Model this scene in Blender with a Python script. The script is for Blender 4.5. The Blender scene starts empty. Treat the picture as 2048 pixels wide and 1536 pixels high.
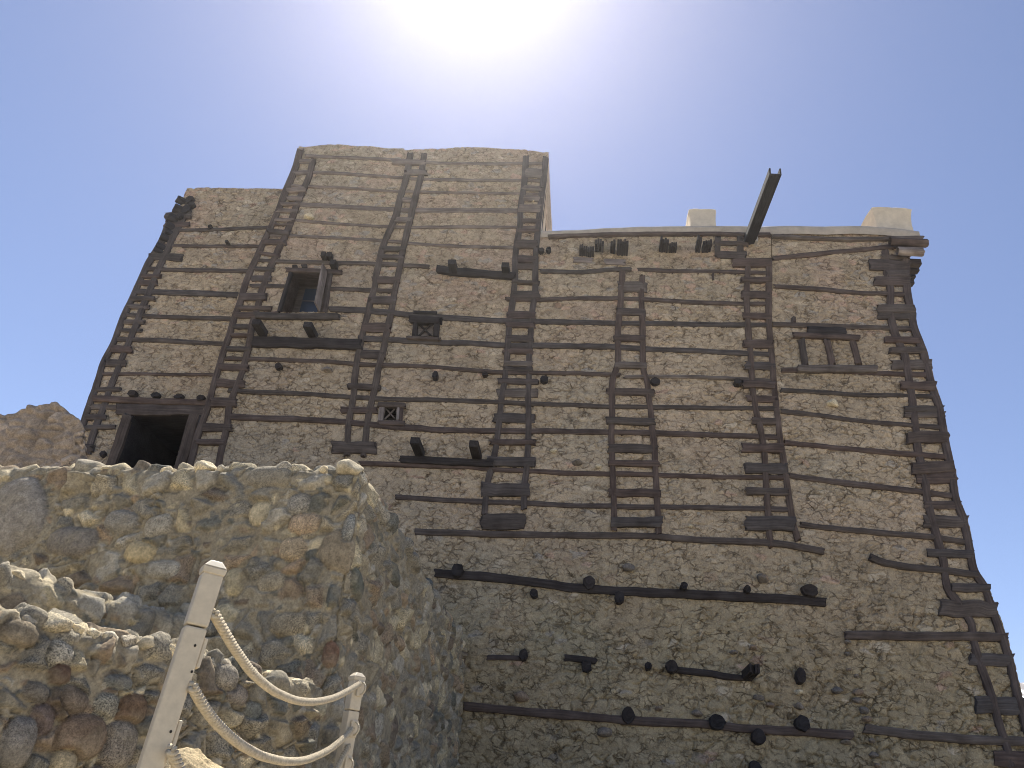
import bpy, bmesh, math, random
import numpy as np
from math import radians, sin, cos, tan, pi, atan2, hypot
from mathutils import Vector, Matrix

random.seed(7)
S = bpy.context.scene
COL = S.collection

# ------------------------------------------------------------------ camera, sky, sun, exposure
FPX = 1538.0; CX, CY = 1024.0, 768.0
PITCH, ROLL = radians(30.0), radians(5.5)
CAMP = np.array([0.0, 0.0, 1.6])
F_ = np.array([0, cos(PITCH), sin(PITCH)])
_r = np.array([1.0, 0, 0]); _u = np.array([0, -sin(PITCH), cos(PITCH)])
R_ = _r * cos(ROLL) + _u * sin(ROLL)
U_ = _u * cos(ROLL) - _r * sin(ROLL)

cam = bpy.data.cameras.new('camera'); co = bpy.data.objects.new('camera', cam); COL.objects.link(co)
cam.sensor_width = 36.0; cam.lens = FPX / 2048 * 36.0
cam.clip_start = 0.05; cam.clip_end = 20000
co.matrix_world = Matrix(((R_[0], U_[0], -F_[0], CAMP[0]), (R_[1], U_[1], -F_[1], CAMP[1]), (R_[2], U_[2], -F_[2], CAMP[2]), (0, 0, 0, 1)))
S.camera = co

SUN_EL, SUN_AZ = radians(61.0), radians(-10.0)      # azimuth from +Y towards +X
SUND = np.array([sin(SUN_AZ) * cos(SUN_EL), cos(SUN_AZ) * cos(SUN_EL), sin(SUN_EL)])
W = bpy.data.worlds.new('World'); S.world = W; W.use_nodes = True
nt = W.node_tree; nt.nodes.clear()
wo = nt.nodes.new('ShaderNodeOutputWorld'); bg = nt.nodes.new('ShaderNodeBackground'); sky = nt.nodes.new('ShaderNodeTexSky')
sky.sky_type = 'NISHITA'; sky.sun_disc = False
sky.sun_elevation = SUN_EL; sky.sun_rotation = SUN_AZ
sky.altitude = 2400; sky.air_density = 1.0; sky.dust_density = 1.6; sky.ozone_density = 3.0
bg.inputs['Strength'].default_value = 0.10
tn = nt.nodes.new('ShaderNodeMix'); tn.data_type = 'RGBA'; tn.blend_type = 'MULTIPLY'; tn.inputs[0].default_value = 1.0
tn.inputs[7].default_value = (1.24, 1.06, 1.0, 1)                 # the camera's warm white balance
nt.links.new(sky.outputs[0], tn.inputs[6]); nt.links.new(tn.outputs[2], bg.inputs[0]); nt.links.new(bg.outputs[0], wo.inputs[0])

sl = bpy.data.lights.new('sun', 'SUN'); so = bpy.data.objects.new('sun', sl); COL.objects.link(so)
sl.energy = 5.0; sl.angle = radians(0.5); sl.color = (1.0, 0.95, 0.86)
so.rotation_euler = Vector(SUND.tolist()).to_track_quat('Z', 'Y').to_euler()
so.location = (0, 0, 40)

S.view_settings.view_transform = 'Standard'; S.view_settings.look = 'None'
S.view_settings.exposure = 0.85; S.view_settings.gamma = 1.0; S.view_settings.use_curve_mapping = False
HAZE_D, HAZE_G = .00085, .86                                  # thin forward-scattering haze, added to imitate lens-flare glow
S.render.engine = 'CYCLES'
S.cycles.filter_width = 1.0
S.cycles.max_bounces = 6; S.cycles.diffuse_bounces = 4

# ------------------------------------------------------------------ picture <-> place
def ray(px, py):
    px = np.asarray(px, float); py = np.asarray(py, float)
    return F_ + R_ * ((px - CX) / FPX)[..., None] + U_ * ((CY - py) / FPX)[..., None]
def proj(P):
    P = np.asarray(P, float) - CAMP
    d = P @ F_
    return CX + FPX * (P @ R_) / d, CY - FPX * (P @ U_) / d
class Plane:
    """a slightly battered wall plane; u runs along it, w is the height z"""
    def __init__(s, P0, yaw, b):
        a = radians(yaw)
        s.P0 = np.array(P0, float); s.P0[2] = 0
        s.h = np.array([cos(a), sin(a), 0]); s.k = np.array([-sin(a), cos(a), 0])
        s.u = np.array([0, 0, 1.0]) + b * s.k
        n = np.cross(s.h, s.u); s.n = n / np.linalg.norm(n)
    def hit(s, px, py, off=0.0):
        r = ray(px, py)
        t = (((s.P0 + s.n * off) - CAMP) @ s.n) / (r @ s.n)
        return CAMP + r * t[..., None]
    def uw(s, P):
        w = P[..., 2]
        return ((P - s.P0) @ s.h), w
    def at(s, u, w, off=0.0):
        return s.P0 + np.asarray(u)[..., None] * s.h + np.asarray(w)[..., None] * s.u + s.n * (np.asarray(off)[..., None] if np.ndim(off) else off)
    def pxuw(s, pts):
        a = np.array(pts, float); return s.uw(s.hit(a[:, 0], a[:, 1]))
PB = Plane((0, 11.6 - 0.05 * 1.6, 0), -7, .05)
_h = PB.hit(np.array(1545.), np.array(760.))
_c = np.array([_h[0], _h[1], 0]) - PB.k * 0 ; _c = _c - np.array([-sin(radians(-4)), cos(radians(-4)), 0]) * (.05 * _h[2]) 
PC = Plane(_c, -4, .05)
PA = Plane(PB.P0 + PB.k * .32, -7.5, .05)

T = {'1': (160, 340), '2': (160, 620), '3': (500, 280), '4': (500, 560), '5': (800, 280), '6': (850, 480), '7': (850, 760),
     '8': (1180, 430), '9': (1180, 700), 'V': (1250, 900), 'c1': (1500, 440), 'c2': (1560, 700), 'c3': (1648, 940), 'c4': (1648, 1236),
     'U': (600, 880), 'Y': (1250, 1236), 'W': (880, 1060), 'X': (1448, 1086), 'z6': (600, 680), 'z7': (1100, 680), 'p': (0, 0)}
TS = {'W': 2048 / 600, 'X': 2048 / 600, 'z6': 2048 / 560, 'z7': 2048 / 560, 'p': 1.0}
def Z(t, x, y):
    s = TS.get(t, 5.12); o = T[t]
    return (o[0] + x / s, o[1] + y / s)
def ZL(t, pts): return [Z(t, *p) for p in pts]

# ------------------------------------------------------------------ numpy noise
def h2(ix, iy, k):
    n = (ix.astype(np.int64) * 374761393 + iy.astype(np.int64) * 668265263 + int(k) * 974634777) & 0x7fffffff
    n = ((n ^ (n >> 13)) * 1274126177) & 0x7fffffff
    n = ((n ^ (n >> 15)) * 2246822519) & 0x7fffffff
    return ((n ^ (n >> 16)) & 0xffffff) / float(0x1000000)
def vn(x, y, k=0):
    xi = np.floor(x); yi = np.floor(y); fx = x - xi; fy = y - yi
    fx = fx * fx * (3 - 2 * fx); fy = fy * fy * (3 - 2 * fy)
    a = h2(xi, yi, k); b = h2(xi + 1, yi, k); c = h2(xi, yi + 1, k); d = h2(xi + 1, yi + 1, k)
    return (a + (b - a) * fx) * (1 - fy) + (c + (d - c) * fx) * fy
def fbm(x, y, o=4, k=0):
    s = 0; a = .5; t = 0
    for i in range(o):
        s = s + a * vn(x, y, k + i * 17); t += a; x = x * 2.03 + 5.1; y = y * 2.03 + 1.7; a *= .5
    return s / t
def worley(x, y, k=0, jit=.85):
    xi = np.floor(x); yi = np.floor(y)
    f1 = np.full(x.shape, 9.0); i1 = xi.copy(); j1 = yi.copy(); rx = np.zeros_like(x); ry = np.zeros_like(x)
    for a in (-1, 0, 1):
        for b in (-1, 0, 1):
            cx = xi + a; cy = yi + b
            dx = cx + .5 + jit * (h2(cx, cy, k) - .5) - x; dy = cy + .5 + jit * (h2(cx, cy, k + 1) - .5) - y
            d = dx * dx + dy * dy; m = d < f1
            f1 = np.where(m, d, f1); i1 = np.where(m, cx, i1); j1 = np.where(m, cy, j1); rx = np.where(m, dx, rx); ry = np.where(m, dy, ry)
    e = np.full(x.shape, 9.0)
    for a in (-2, -1, 0, 1, 2):
        for b in (-2, -1, 0, 1, 2):
            if abs(a) == 2 and abs(b) == 2: continue
            cx = i1 + a; cy = j1 + b
            if a == 0 and b == 0: continue
            dx = cx + .5 + jit * (h2(cx, cy, k) - .5) - x; dy = cy + .5 + jit * (h2(cx, cy, k + 1) - .5) - y
            vx = dx - rx; vy = dy - ry; l = np.sqrt(vx * vx + vy * vy) + 1e-9
            e = np.minimum(e, (.5 * (rx + dx) * vx + .5 * (ry + dy) * vy) / l)
    return np.sqrt(f1), e, i1, j1, rx, ry
def sst(a, b, x):
    t = np.clip((x - a) / (b - a), 0, 1); return t * t * (3 - 2 * t)

# ------------------------------------------------------------------ objects
def tag(o, label=None, cat=None, group=None, kind=None):
    if label: o['label'] = label
    if cat: o['category'] = cat
    if group: o['group'] = group
    if kind: o['kind'] = kind
    return o
def empty(name, loc):
    o = bpy.data.objects.new(name, None); COL.objects.link(o); o.location = loc; o.empty_display_size = .3
    return o
def wloc(o):
    v = Vector(o.location)
    while o.parent: o = o.parent; v += Vector(o.location)
    return v
def mesh_obj(name, V, Fs, mat, parent=None, smooth=True, attrs=None, center=True, sharp=None):
    """one mesh object; V in world coordinates, shifted to the object's own origin"""
    V = np.asarray(V, float)
    c = (V.min(0) + V.max(0)) / 2 if center else np.zeros(3)
    me = bpy.data.meshes.new(name)
    if isinstance(Fs, np.ndarray):
        me.vertices.add(len(V)); me.vertices.foreach_set('co', (V - c).astype(np.float32).ravel())
        nf, k = Fs.shape
        me.loops.add(nf * k); me.loops.foreach_set('vertex_index', Fs.astype(np.int32).ravel())
        me.polygons.add(nf); me.polygons.foreach_set('loop_start', np.arange(0, nf * k, k, dtype=np.int32))
        me.update(calc_edges=True)
    else:
        me.from_pydata((V - c).tolist(), [], [list(f) for f in Fs]); me.update()
    if smooth: me.polygons.foreach_set('use_smooth', [True] * len(me.polygons))
    if sharp: me.set_sharp_from_angle(angle=radians(sharp))
    for an, (ty, data) in (attrs or {}).items():
        at = me.attributes.new(an, ty, 'POINT')
        at.data.foreach_set({'FLOAT': 'value', 'FLOAT_COLOR': 'color', 'FLOAT_VECTOR': 'vector'}[ty], np.asarray(data, np.float32).ravel())
    me.materials.append(mat)
    o = bpy.data.objects.new(name, me); COL.objects.link(o)
    if parent is not None:
        o.parent = parent; o.location = Vector(c.tolist()) - wloc(parent)
    else: o.location = c.tolist()
    return o
class MB:
    def __init__(s): s.V = []; s.F = []; s.G = []
    def add(s, V, F, G=None):
        b = len(s.V); s.V += [tuple(map(float, v)) for v in V]; s.F += [[b + i for i in f] for f in F]
        s.G += [tuple(map(float, g)) for g in G] if G is not None else [(float(v[0]), float(v[1]), float(v[2])) for v in V]
    def box(s, P, ex, ey, ez):
        """box from corner P with edge vectors"""
        P, ex, ey, ez = map(np.asarray, (P, ex, ey, ez))
        V = [P, P + ex, P + ex + ey, P + ey, P + ez, P + ex + ez, P + ex + ey + ez, P + ey + ez]
        F = [(0, 3, 2, 1), (4, 5, 6, 7), (0, 1, 5, 4), (1, 2, 6, 5), (2, 3, 7, 6), (3, 0, 4, 7)]
        if np.dot(np.cross(ex, ey), ez) < 0: F = [f[::-1] for f in F]
        L = [np.linalg.norm(e) for e in (ex, ey, ez)]; a = int(np.argmax(L))
        g = []
        for i in range(8):
            q = np.array([(1 if i in (1, 2, 5, 6) else 0) * L[0], (1 if i in (2, 3, 6, 7) else 0) * L[1], (1 if i > 3 else 0) * L[2]])
            q = np.roll(q, -a); g.append(q + P[0])
        s.add(V, F, g)
    def build(s, name, mat, parent=None, smooth=False, bevel=0.0, sharp=None):
        o = mesh_obj(name, s.V, s.F, mat, parent, smooth, {'gco': ('FLOAT_VECTOR', s.G)}, sharp=sharp)
        if bevel:
            m = o.modifiers.new('bevel', 'BEVEL'); m.width = bevel; m.segments = 2; m.limit_method = 'ANGLE'
        return o

# ------------------------------------------------------------------ materials
def newmat(name):
    m = bpy.data.materials.new(name); m.use_nodes = True
    n = m.node_tree; b = n.nodes['Principled BSDF']; b.inputs['Roughness'].default_value = .95
    b.inputs['Specular IOR Level'].default_value = .2
    return m, n, b
def N(n, t, **kw):
    x = n.nodes.new(t)
    for k, v in kw.items():
        if k in x.inputs.keys(): x.inputs[k].default_value = v
        else: setattr(x, k, v)
    return x
def mixc(n, blend, fac, a, b):
    x = n.nodes.new('ShaderNodeMix'); x.data_type = 'RGBA'; x.blend_type = blend
    for s, v in ((x.inputs[0], fac), (x.inputs[6], a), (x.inputs[7], b)):
        if isinstance(v, (float, int, tuple, list)): s.default_value = v if not isinstance(v, (tuple, list)) else (*v, 1)[:4]
        else: n.links.new(v, s)
    return x.outputs[2]
def ramp(n, src, stops):
    r = n.nodes.new('ShaderNodeValToRGB'); e = r.color_ramp.elements
    while len(e) < len(stops): e.new(.5)
    for el, (p, c) in zip(e, stops): el.position = p; el.color = (*c, 1) if len(c) == 3 else c
    n.links.new(src, r.inputs[0]); return r.outputs[0]
def bump(n, b, h, strength, dist, prev=None):
    x = n.nodes.new('ShaderNodeBump'); x.inputs['Strength'].default_value = strength; x.inputs['Distance'].default_value = dist
    n.links.new(h, x.inputs['Height'])
    if prev: n.links.new(prev, x.inputs['Normal'])
    n.links.new(x.outputs[0], b.inputs['Normal']); return x.outputs[0]
def geo(n): return n.nodes.new('ShaderNodeNewGeometry').outputs['Position']

def mat_mud():
    m, n, b = newmat('mud_masonry')
    at = N(n, 'ShaderNodeAttribute', attribute_name='Col'); p = geo(n)
    n1 = N(n, 'ShaderNodeTexNoise', Scale=9.0, Detail=8.0, Roughness=.7); n.links.new(p, n1.inputs['Vector'])
    n2 = N(n, 'ShaderNodeTexNoise', Scale=55.0, Detail=6.0, Roughness=.7); n.links.new(p, n2.inputs['Vector'])
    c = mixc(n, 'MULTIPLY', .55, at.outputs['Color'], ramp(n, n1.outputs[0], [(.3, (.62, .60, .58)), (.7, (1.3, 1.3, 1.3))]))
    c = mixc(n, 'MULTIPLY', .6, c, ramp(n, n2.outputs[0], [(.32, (.55, .55, .55)), (.66, (1.3, 1.3, 1.3))]))
    # drying cracks of the mud between the stones: thin, broken, running round the lumps
    prev = None; hs = []
    for sc, ds, wd, ms, off in (((5.2, .6, 9.5), .22, .035, 5.0, 0.0), ((9.5, .8, 15.0), .16, .05, 8.0, 7.3)):
        nd = N(n, 'ShaderNodeTexNoise', Scale=7.0, Detail=4.0, Roughness=.6); n.links.new(p, nd.inputs['Vector'])
        ad = n.nodes.new('ShaderNodeVectorMath'); ad.operation = 'MULTIPLY_ADD'; n.links.new(nd.outputs['Color'], ad.inputs[0]); ad.inputs[1].default_value = (ds,) * 3; n.links.new(p, ad.inputs[2])
        mp = n.nodes.new('ShaderNodeMapping'); mp.inputs['Scale'].default_value = sc; mp.inputs['Location'].default_value = (off, off, off); n.links.new(ad.outputs[0], mp.inputs['Vector'])
        vo = n.nodes.new('ShaderNodeTexVoronoi'); vo.feature = 'DISTANCE_TO_EDGE'; vo.inputs['Scale'].default_value = 1.0; n.links.new(mp.outputs[0], vo.inputs['Vector'])
        nm = N(n, 'ShaderNodeTexNoise', Scale=ms, Detail=3.0, Roughness=.6); n.links.new(p, nm.inputs['Vector'])
        cr = ramp(n, vo.outputs['Distance'], [(0, (1, 1, 1)), (wd, (.75, .75, .75)), (wd * 2.2, (0, 0, 0))]); mk = ramp(n, nm.outputs[0], [(.42, (0, 0, 0)), (.62, (1, 1, 1))])
        mm = mixc(n, 'MULTIPLY', 1.0, cr, mk); hs.append(mm)
        c = mixc(n, 'MIX', mm, c, mixc(n, 'MULTIPLY', 1.0, c, (.52, .49, .46)))
    n.links.new(c, b.inputs['Base Color'])
    q = bump(n, b, n1.outputs[0], .5, .05); q = bump(n, b, n2.outputs[0], .6, .015, q)
    inv = mixc(n, 'SUBTRACT', 1.0, (1, 1, 1), hs[0]); bump(n, b, inv, .8, .03, q)
    return m
def mat_stone():
    m, n, b = newmat('rubble_stone')
    at = N(n, 'ShaderNodeAttribute', attribute_name='Col'); p = geo(n)
    n1 = N(n, 'ShaderNodeTexNoise', Scale=14.0, Detail=8.0, Roughness=.65); n.links.new(p, n1.inputs['Vector'])
    n2 = N(n, 'ShaderNodeTexNoise', Scale=130.0, Detail=3.0, Roughness=.8); n.links.new(p, n2.inputs['Vector'])
    c = mixc(n, 'MULTIPLY', .8, at.outputs['Color'], ramp(n, n1.outputs[0], [(.3, (.6, .59, .57)), (.7, (1.35, 1.33, 1.3))]))
    n3 = N(n, 'ShaderNodeTexNoise', Scale=48.0, Detail=6.0, Roughness=.75); n.links.new(p, n3.inputs['Vector'])
    c = mixc(n, 'MULTIPLY', .7, c, ramp(n, n3.outputs[0], [(.33, (.5, .49, .48)), (.5, (1, 1, 1)), (.67, (1.4, 1.4, 1.38))]))
    sp = ramp(n, n2.outputs[0], [(.38, (.22, .22, .23)), (.52, (1.1, 1.1, 1.1)), (.64, (1.6, 1.58, 1.55))])
    c = mixc(n, 'MULTIPLY', at.outputs['Alpha'], c, sp)
    n.links.new(c, b.inputs['Base Color'])
    q = bump(n, b, n1.outputs[0], .6, .03); q = bump(n, b, n3.outputs[0], .7, .014, q); bump(n, b, n2.outputs[0], .35, .006, q)
    return m
def mat_wood(name, stops):
    m, n, b = newmat(name)
    at = N(n, 'ShaderNodeAttribute', attribute_name='gco'); oi = n.nodes.new('ShaderNodeObjectInfo')
    mp = n.nodes.new('ShaderNodeMapping'); mp.inputs['Scale'].default_value = (1.6, 34, 34); n.links.new(at.outputs['Vector'], mp.inputs['Vector'])
    n1 = N(n, 'ShaderNodeTexNoise', Scale=1.0, Detail=7.0, Roughness=.65); n.links.new(mp.outputs[0], n1.inputs['Vector'])
    n2 = N(n, 'ShaderNodeTexNoise', Scale=3.0, Detail=5.0, Roughness=.6); n.links.new(at.outputs['Vector'], n2.inputs['Vector'])
    base = ramp(n, oi.outputs['Random'], stops)
    c = mixc(n, 'MULTIPLY', .85, base, ramp(n, n1.outputs[0], [(.3, (.45, .43, .42)), (.7, (1.5, 1.45, 1.4))]))
    c = mixc(n, 'MULTIPLY', .8, c, ramp(n, n2.outputs[0], [(.3, (.55, .5, .48)), (.7, (1.45, 1.45, 1.45))]))
    n.links.new(c, b.inputs['Base Color']); b.inputs['Roughness'].default_value = .85
    bump(n, b, n1.outputs[0], .7, .02)
    return m
def mat_plain(name, col, rough=.8, ns=8.0, amp=.25, bmp=.2, bd=.02, spec=.3):
    m, n, b = newmat(name); p = geo(n)
    n1 = N(n, 'ShaderNodeTexNoise', Scale=ns, Detail=8.0, Roughness=.65); n.links.new(p, n1.inputs['Vector'])
    lo = tuple(c * (1 - amp) for c in col); hi = tuple(min(1, c * (1 + amp)) for c in col)
    n.links.new(ramp(n, n1.outputs[0], [(.3, lo), (.7, hi)]), b.inputs['Base Color'])
    b.inputs['Roughness'].default_value = rough; b.inputs['Specular IOR Level'].default_value = spec
    if bmp: bump(n, b, n1.outputs[0], bmp, bd)
    return m
M_MUD = mat_mud(); M_STONE = mat_stone()
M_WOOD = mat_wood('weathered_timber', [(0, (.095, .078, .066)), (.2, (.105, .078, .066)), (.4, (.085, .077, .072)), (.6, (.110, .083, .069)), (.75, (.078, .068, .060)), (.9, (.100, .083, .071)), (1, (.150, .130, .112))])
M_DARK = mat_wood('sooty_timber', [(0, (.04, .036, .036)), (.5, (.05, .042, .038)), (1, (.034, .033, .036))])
M_VEILED = mat_wood('flare_paled_muddy_timber', [(0, (.17, .145, .125)), (1, (.20, .165, .14))])  # paler timber copy: lens-flare veil put into the colour, plus some mud wash
M_GREY = mat_wood('grey_board', [(0, (.21, .19, .18)), (1, (.25, .22, .2))])
M_PLAST = mat_plain('cream_plaster', (.62, .54, .42), .9, 6.0, .14, .4, .03)
M_BAND = mat_plain('dusty_plaster', (.44, .385, .315), .9, 6.0, .18, .5, .03)
M_POST = mat_plain('beige_paint', (.58, .50, .365), .55, 30.0, .10, .12, .004, .4)
M_ROPE = mat_plain('cotton_rope', (.50, .425, .30), .95, 90.0, .3, .5, .004)
M_GROUND = mat_plain('dusty_ground', (.38, .335, .265), .95, 5.0, .3, .5, .05)
M_HOLE = mat_plain('dark_screw', (.03, .025, .02), .7, 20, .2, 0)
M_METAL = mat_plain('galvanised_bracket', (.42, .40, .37), .5, 25, .15, .1, .003, .5)
def mat_glass():
    m, n, b = newmat('old_glass'); b.inputs['Base Color'].default_value = (.03, .045, .075, 1); b.inputs['Roughness'].default_value = .18
    b.inputs['Specular IOR Level'].default_value = .5; return m
M_GLASS = mat_glass()

# ------------------------------------------------------------------ the fort
FORT = empty('mud_fort', (0, 11.6, 0))
tag(FORT, 'old multi storey mud and stone fort laced with dark timber ladders and beams', 'fort')

PAL_MUD = np.array([.345, .292, .228]); TONE_MUD = np.array([1.42, 1.34, 1.18])
U_OFF = {}
def mud_field(u, w, seed):
    """relief and colour of the mud-plastered rubble; u along the wall, w up"""
    low = 1 - sst(3.8, 6.2, w + .5 * (fbm(u * .4, w * .4, 3, 91) - .5))          # coarse cobbled foot of the wall
    high = sst(9.3, 11.0, w)
    wx = u + .10 * (fbm(u * 6, w * 6, 4, 3) - .5) * 2; wy = w + .08 * (fbm(u * 6 + 9, w * 6, 4, 5) - .5) * 2
    f, e, ci, cj, rx, ry = worley(wx / .19, wy / .105, 11)
    g, e2, di, dj, _, _ = worley(wx / .20 + 3.3, wy / .15 + 1.1, 47)
    r1 = h2(ci, cj, 21); r2 = h2(ci, cj, 22); q1 = h2(di, dj, 31); q2 = h2(di, dj, 32)
    crack = sst(.40, .60, fbm(u * 5.0, w * 5.0, 3, 71)) * (.35 + .65 * sst(.35, .6, fbm(u * 1.1, w * 1.1, 3, 72)))
    crack2 = sst(.40, .56, fbm(u * 6.0 + 3, w * 6.0, 3, 73)) * (.3 + .7 * sst(.35, .6, fbm(u * 1.3, w * 1.3, 3, 74)))
    lumps = .015 * np.sqrt(np.clip(e / .4, 0, 1)) * (.3 + r1) - .040 * (1 - sst(.02, .085, e)) * crack
    lumps2 = .024 * np.sqrt(np.clip(e2 / .42, 0, 1)) * (.15 + 1.1 * q1 * q1) - .045 * (1 - sst(.02, .08, e2)) * crack2
    fine = .034 * (fbm(u * 10, w * 13, 4, 81) - .5) + .05 * (fbm(u * 1.1, w * 1.1, 3, 83) - .5)
    d = .72 * lumps * (1 - low) + .9 * lumps2 * low + .8 * fine - .014
    # colour: mud, with some stones showing
    c = np.ones(u.shape + (3,)) * PAL_MUD
    t = fbm(u * .7, w * .9, 4, 101)[..., None]
    c = c * (.80 + .40 * t)
    pk = sst(.5, .7, fbm(u * .9 + 4, w * 1.3, 4, 111))[..., None] * (.25 + .45 * high[..., None])
    c = c * (1 - pk) + np.array([.36, .285, .235]) * pk
    gy = sst(.52, .7, fbm(u * .8 + 14, w * 1.0, 4, 121))[..., None] * .35
    c = c * (1 - gy) + np.array([.28, .265, .225]) * gy
    c = c * (.90 + .20 * r1[..., None])
    c = c * (1 - low[..., None] * np.array([.14, .13, .22]))
    sA = ((r2 > .965) | ((r2 > .66) & (high > .3) & (r1 > .4)))[..., None] * sst(.04, .14, e)[..., None] * .7
    sc = np.where(r1[..., None] < .5, np.array([.46, .41, .34]), np.where(r1[..., None] < .75, np.array([.40, .29, .24]), np.array([.27, .26, .25])))
    c = c * (1 - sA) + sc * sA
    sB = (q2 > .90)[..., None] * sst(.05, .16, e2)[..., None] * low[..., None] * .75 * sst(.4, .6, fbm(u * .9 + 8, w * .9, 3, 131))[..., None]
    sc = np.where(q1[..., None] < .45, np.array([.19, .175, .16]), np.where(q1[..., None] < .7, np.array([.44, .40, .33]), np.array([.27, .19, .15])))
    c = c * (1 - sB) + sc * sB
    return d, c * TONE_MUD

def inpoly(x, y, poly):
    r = np.zeros(x.shape, bool); n = len(poly)
    for i in range(n):
        x1, y1 = poly[i]; x2, y2 = poly[(i + 1) % n]
        if y1 == y2: continue
        k = ((y1 > y) != (y2 > y)) & (x < (x2 - x1) * (y - y1) / (y2 - y1) + x1); r ^= k
    return r
def interp_w(pl, pts, w0, w1):
    u, w = pl.pxuw(pts); o = np.argsort(w); u, w = u[o], w[o]
    def f(x):
        y = np.interp(x, w, u)
        lo = u[0] + (x - w[0]) * (u[1] - u[0]) / (w[1] - w[0] + 1e-9)
        return np.where(x < w[0], lo, y)
    return f
def facade(pl, left, right, top, w0, holes, seed, res=.0155, back=5.0, kside=0.0):
    fl = interp_w(pl, left, 0, 0); fr = interp_w(pl, right, 0, 0)
    tu, tw = pl.pxuw(top); o = np.argsort(tu); tu, tw = tu[o], tw[o]
    wt = float(tw.mean())
    nw = int((wt - w0) / res); wid = float(np.max(fr(np.linspace(w0, wt, 9)) - fl(np.linspace(w0, wt, 9)))); nu = int(wid / res)
    s = np.linspace(0, 1, nu + 1)[None, :]; t = np.linspace(0, 1, nw + 1)[:, None]
    wp = w0 + t * (wt - w0)
    u = fl(wp) * (1 - s) + fr(wp) * s
    topw = np.interp(u, tu, tw)
    w = w0 + t * (topw - w0)
    d, c = mud_field(u + (float((PC.P0 - PB.P0) @ PB.h) if pl is PC else 0.0), w, seed)
    P = pl.at(u, w, d)
    px, py = proj(pl.at(u, w, 0))
    idx = np.arange((nu + 1) * (nw + 1)).reshape(nw + 1, nu + 1)
    q = np.stack([idx[:-1, :-1], idx[:-1, 1:], idx[1:, 1:], idx[1:, :-1]], -1).reshape(-1, 4)
    mx = (px[:-1, :-1] + px[1:, 1:]) / 2; my = (py[:-1, :-1] + py[1:, 1:]) / 2
    keep = np.ones(mx.shape, bool)
    for hpoly in holes: keep &= ~inpoly(mx, my, hpoly)
    q = q[keep.ravel()]
    V = P.reshape(-1, 3); C = c.reshape(-1, 3); nv = len(V)
    # returns: the border runs back into the building
    loop = np.concatenate([idx[:, 0], idx[-1, 1:], idx[-2::-1, -1]])
    VV = [V, V[loop]]; CC = [C, C[loop]]; FF = [q]; prev = np.arange(len(V), len(V) + len(loop))
    for dep in (.12, .3, .6, 1.2, back):
        nx = V[loop] + pl.k * dep
        jj = .02 * (fbm(np.arange(len(loop)) * .11, np.full(len(loop), dep * 3.0), 3, 7) - .5)
        nx = nx + np.array([0, 0, 1]) * jj[:, None]
        b = sum(map(len, VV)); VV.append(nx); CC.append(C[loop] * 1.05)
        new = np.arange(b, b + len(loop))
        FF.append(np.stack([prev[:-1], prev[1:], new[1:], new[:-1]], -1)); prev = new
    b = sum(map(len, VV)); L = len(prev); half = L // 2                     # back wall closes it
    a1 = prev[:half]; a2 = prev[::-1][:half]
    FF.append(np.stack([a1[:-1], a1[1:], a2[1:], a2[:-1]], -1))
    V = np.concatenate(VV); C = np.concatenate(CC); C = np.concatenate([C, np.ones((len(C), 1))], 1)
    return mesh_obj('wall', V, np.concatenate(FF), M_MUD, FORT, True, {'Col': ('FLOAT_COLOR', C)})

# openings, as seen in the photograph, laid on the wall planes
H_W1 = [(583, 540), (661, 541), (650, 624), (557, 624)]
H_W2 = [(834, 645), (866, 646), (865, 672), (833, 672)]
H_W3 = ZL('z6', [(620, 490), (705, 490), (703, 582), (612, 582)])
H_DOOR = ZL('2', [(545, 1075), (1110, 1080), (950, 1640), (330, 1640)])

A_L = [(373, 376), (352, 430), (326, 470), (300, 515), (270, 565), (240, 640), (219, 692), (196, 755), (175, 800), (164, 831), (140, 885), (120, 930)]
A_R = [(600, 377), (520, 640), (450, 860), (410, 980)]
A_T = [(371, 376), (400, 375), (450, 375), (500, 376), (560, 377), (600, 378)]
B_L = [(597, 292), (583, 341), (568, 378), (555, 415), (546, 437), (531, 467), (518, 497), (506, 523), (480, 570), (466, 630), (448, 690), (437, 714), (424, 765), (412, 800), (396, 850), (383, 909)]
B_M = [(1097, 305), (1092, 350), (1086, 400), (1081, 440), (1079, 466), (1076, 500), (1068, 600), (1062, 700), (1058, 800), (1054, 900), (1050, 1060)]
B_T = ZL('3', [(505, 58), (560, 66), (620, 62), (720, 46), (830, 40), (930, 42), (1040, 50), (1130, 60), (1150, 52), (1300, 66), (1380, 80), (1575, 84), (1585, 97)]) + ZL('5', [(50, 97), (120, 96), (200, 88), (330, 86), (450, 85), (600, 72), (850, 70), (1000, 82), (1200, 92), (1350, 108), (1510, 122)])
B_R = ZL('8', [(1858, 160), (1862, 400), (1862, 800), (1862, 1000), (1885, 1300)]) + ZL('9', [(1895, 50), (1905, 250), (1925, 480), (1950, 680), (1975, 880), (2020, 1200)]) + ZL('V', [(1680, 300), (1725, 520), (1770, 750), (1800, 930)])
B2_T = [(1070, 467), (1088, 467), (1130, 464), (1180, 461), (1230, 460), (1280, 457), (1330, 456), (1380, 455), (1430, 454), (1480, 455), (1530, 457), (1560, 456)]
C_T = [(1530, 457), (1560, 455), (1600, 455), (1650, 456), (1700, 455), (1755, 456), (1800, 462), (1840, 468), (1870, 470)]
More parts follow.
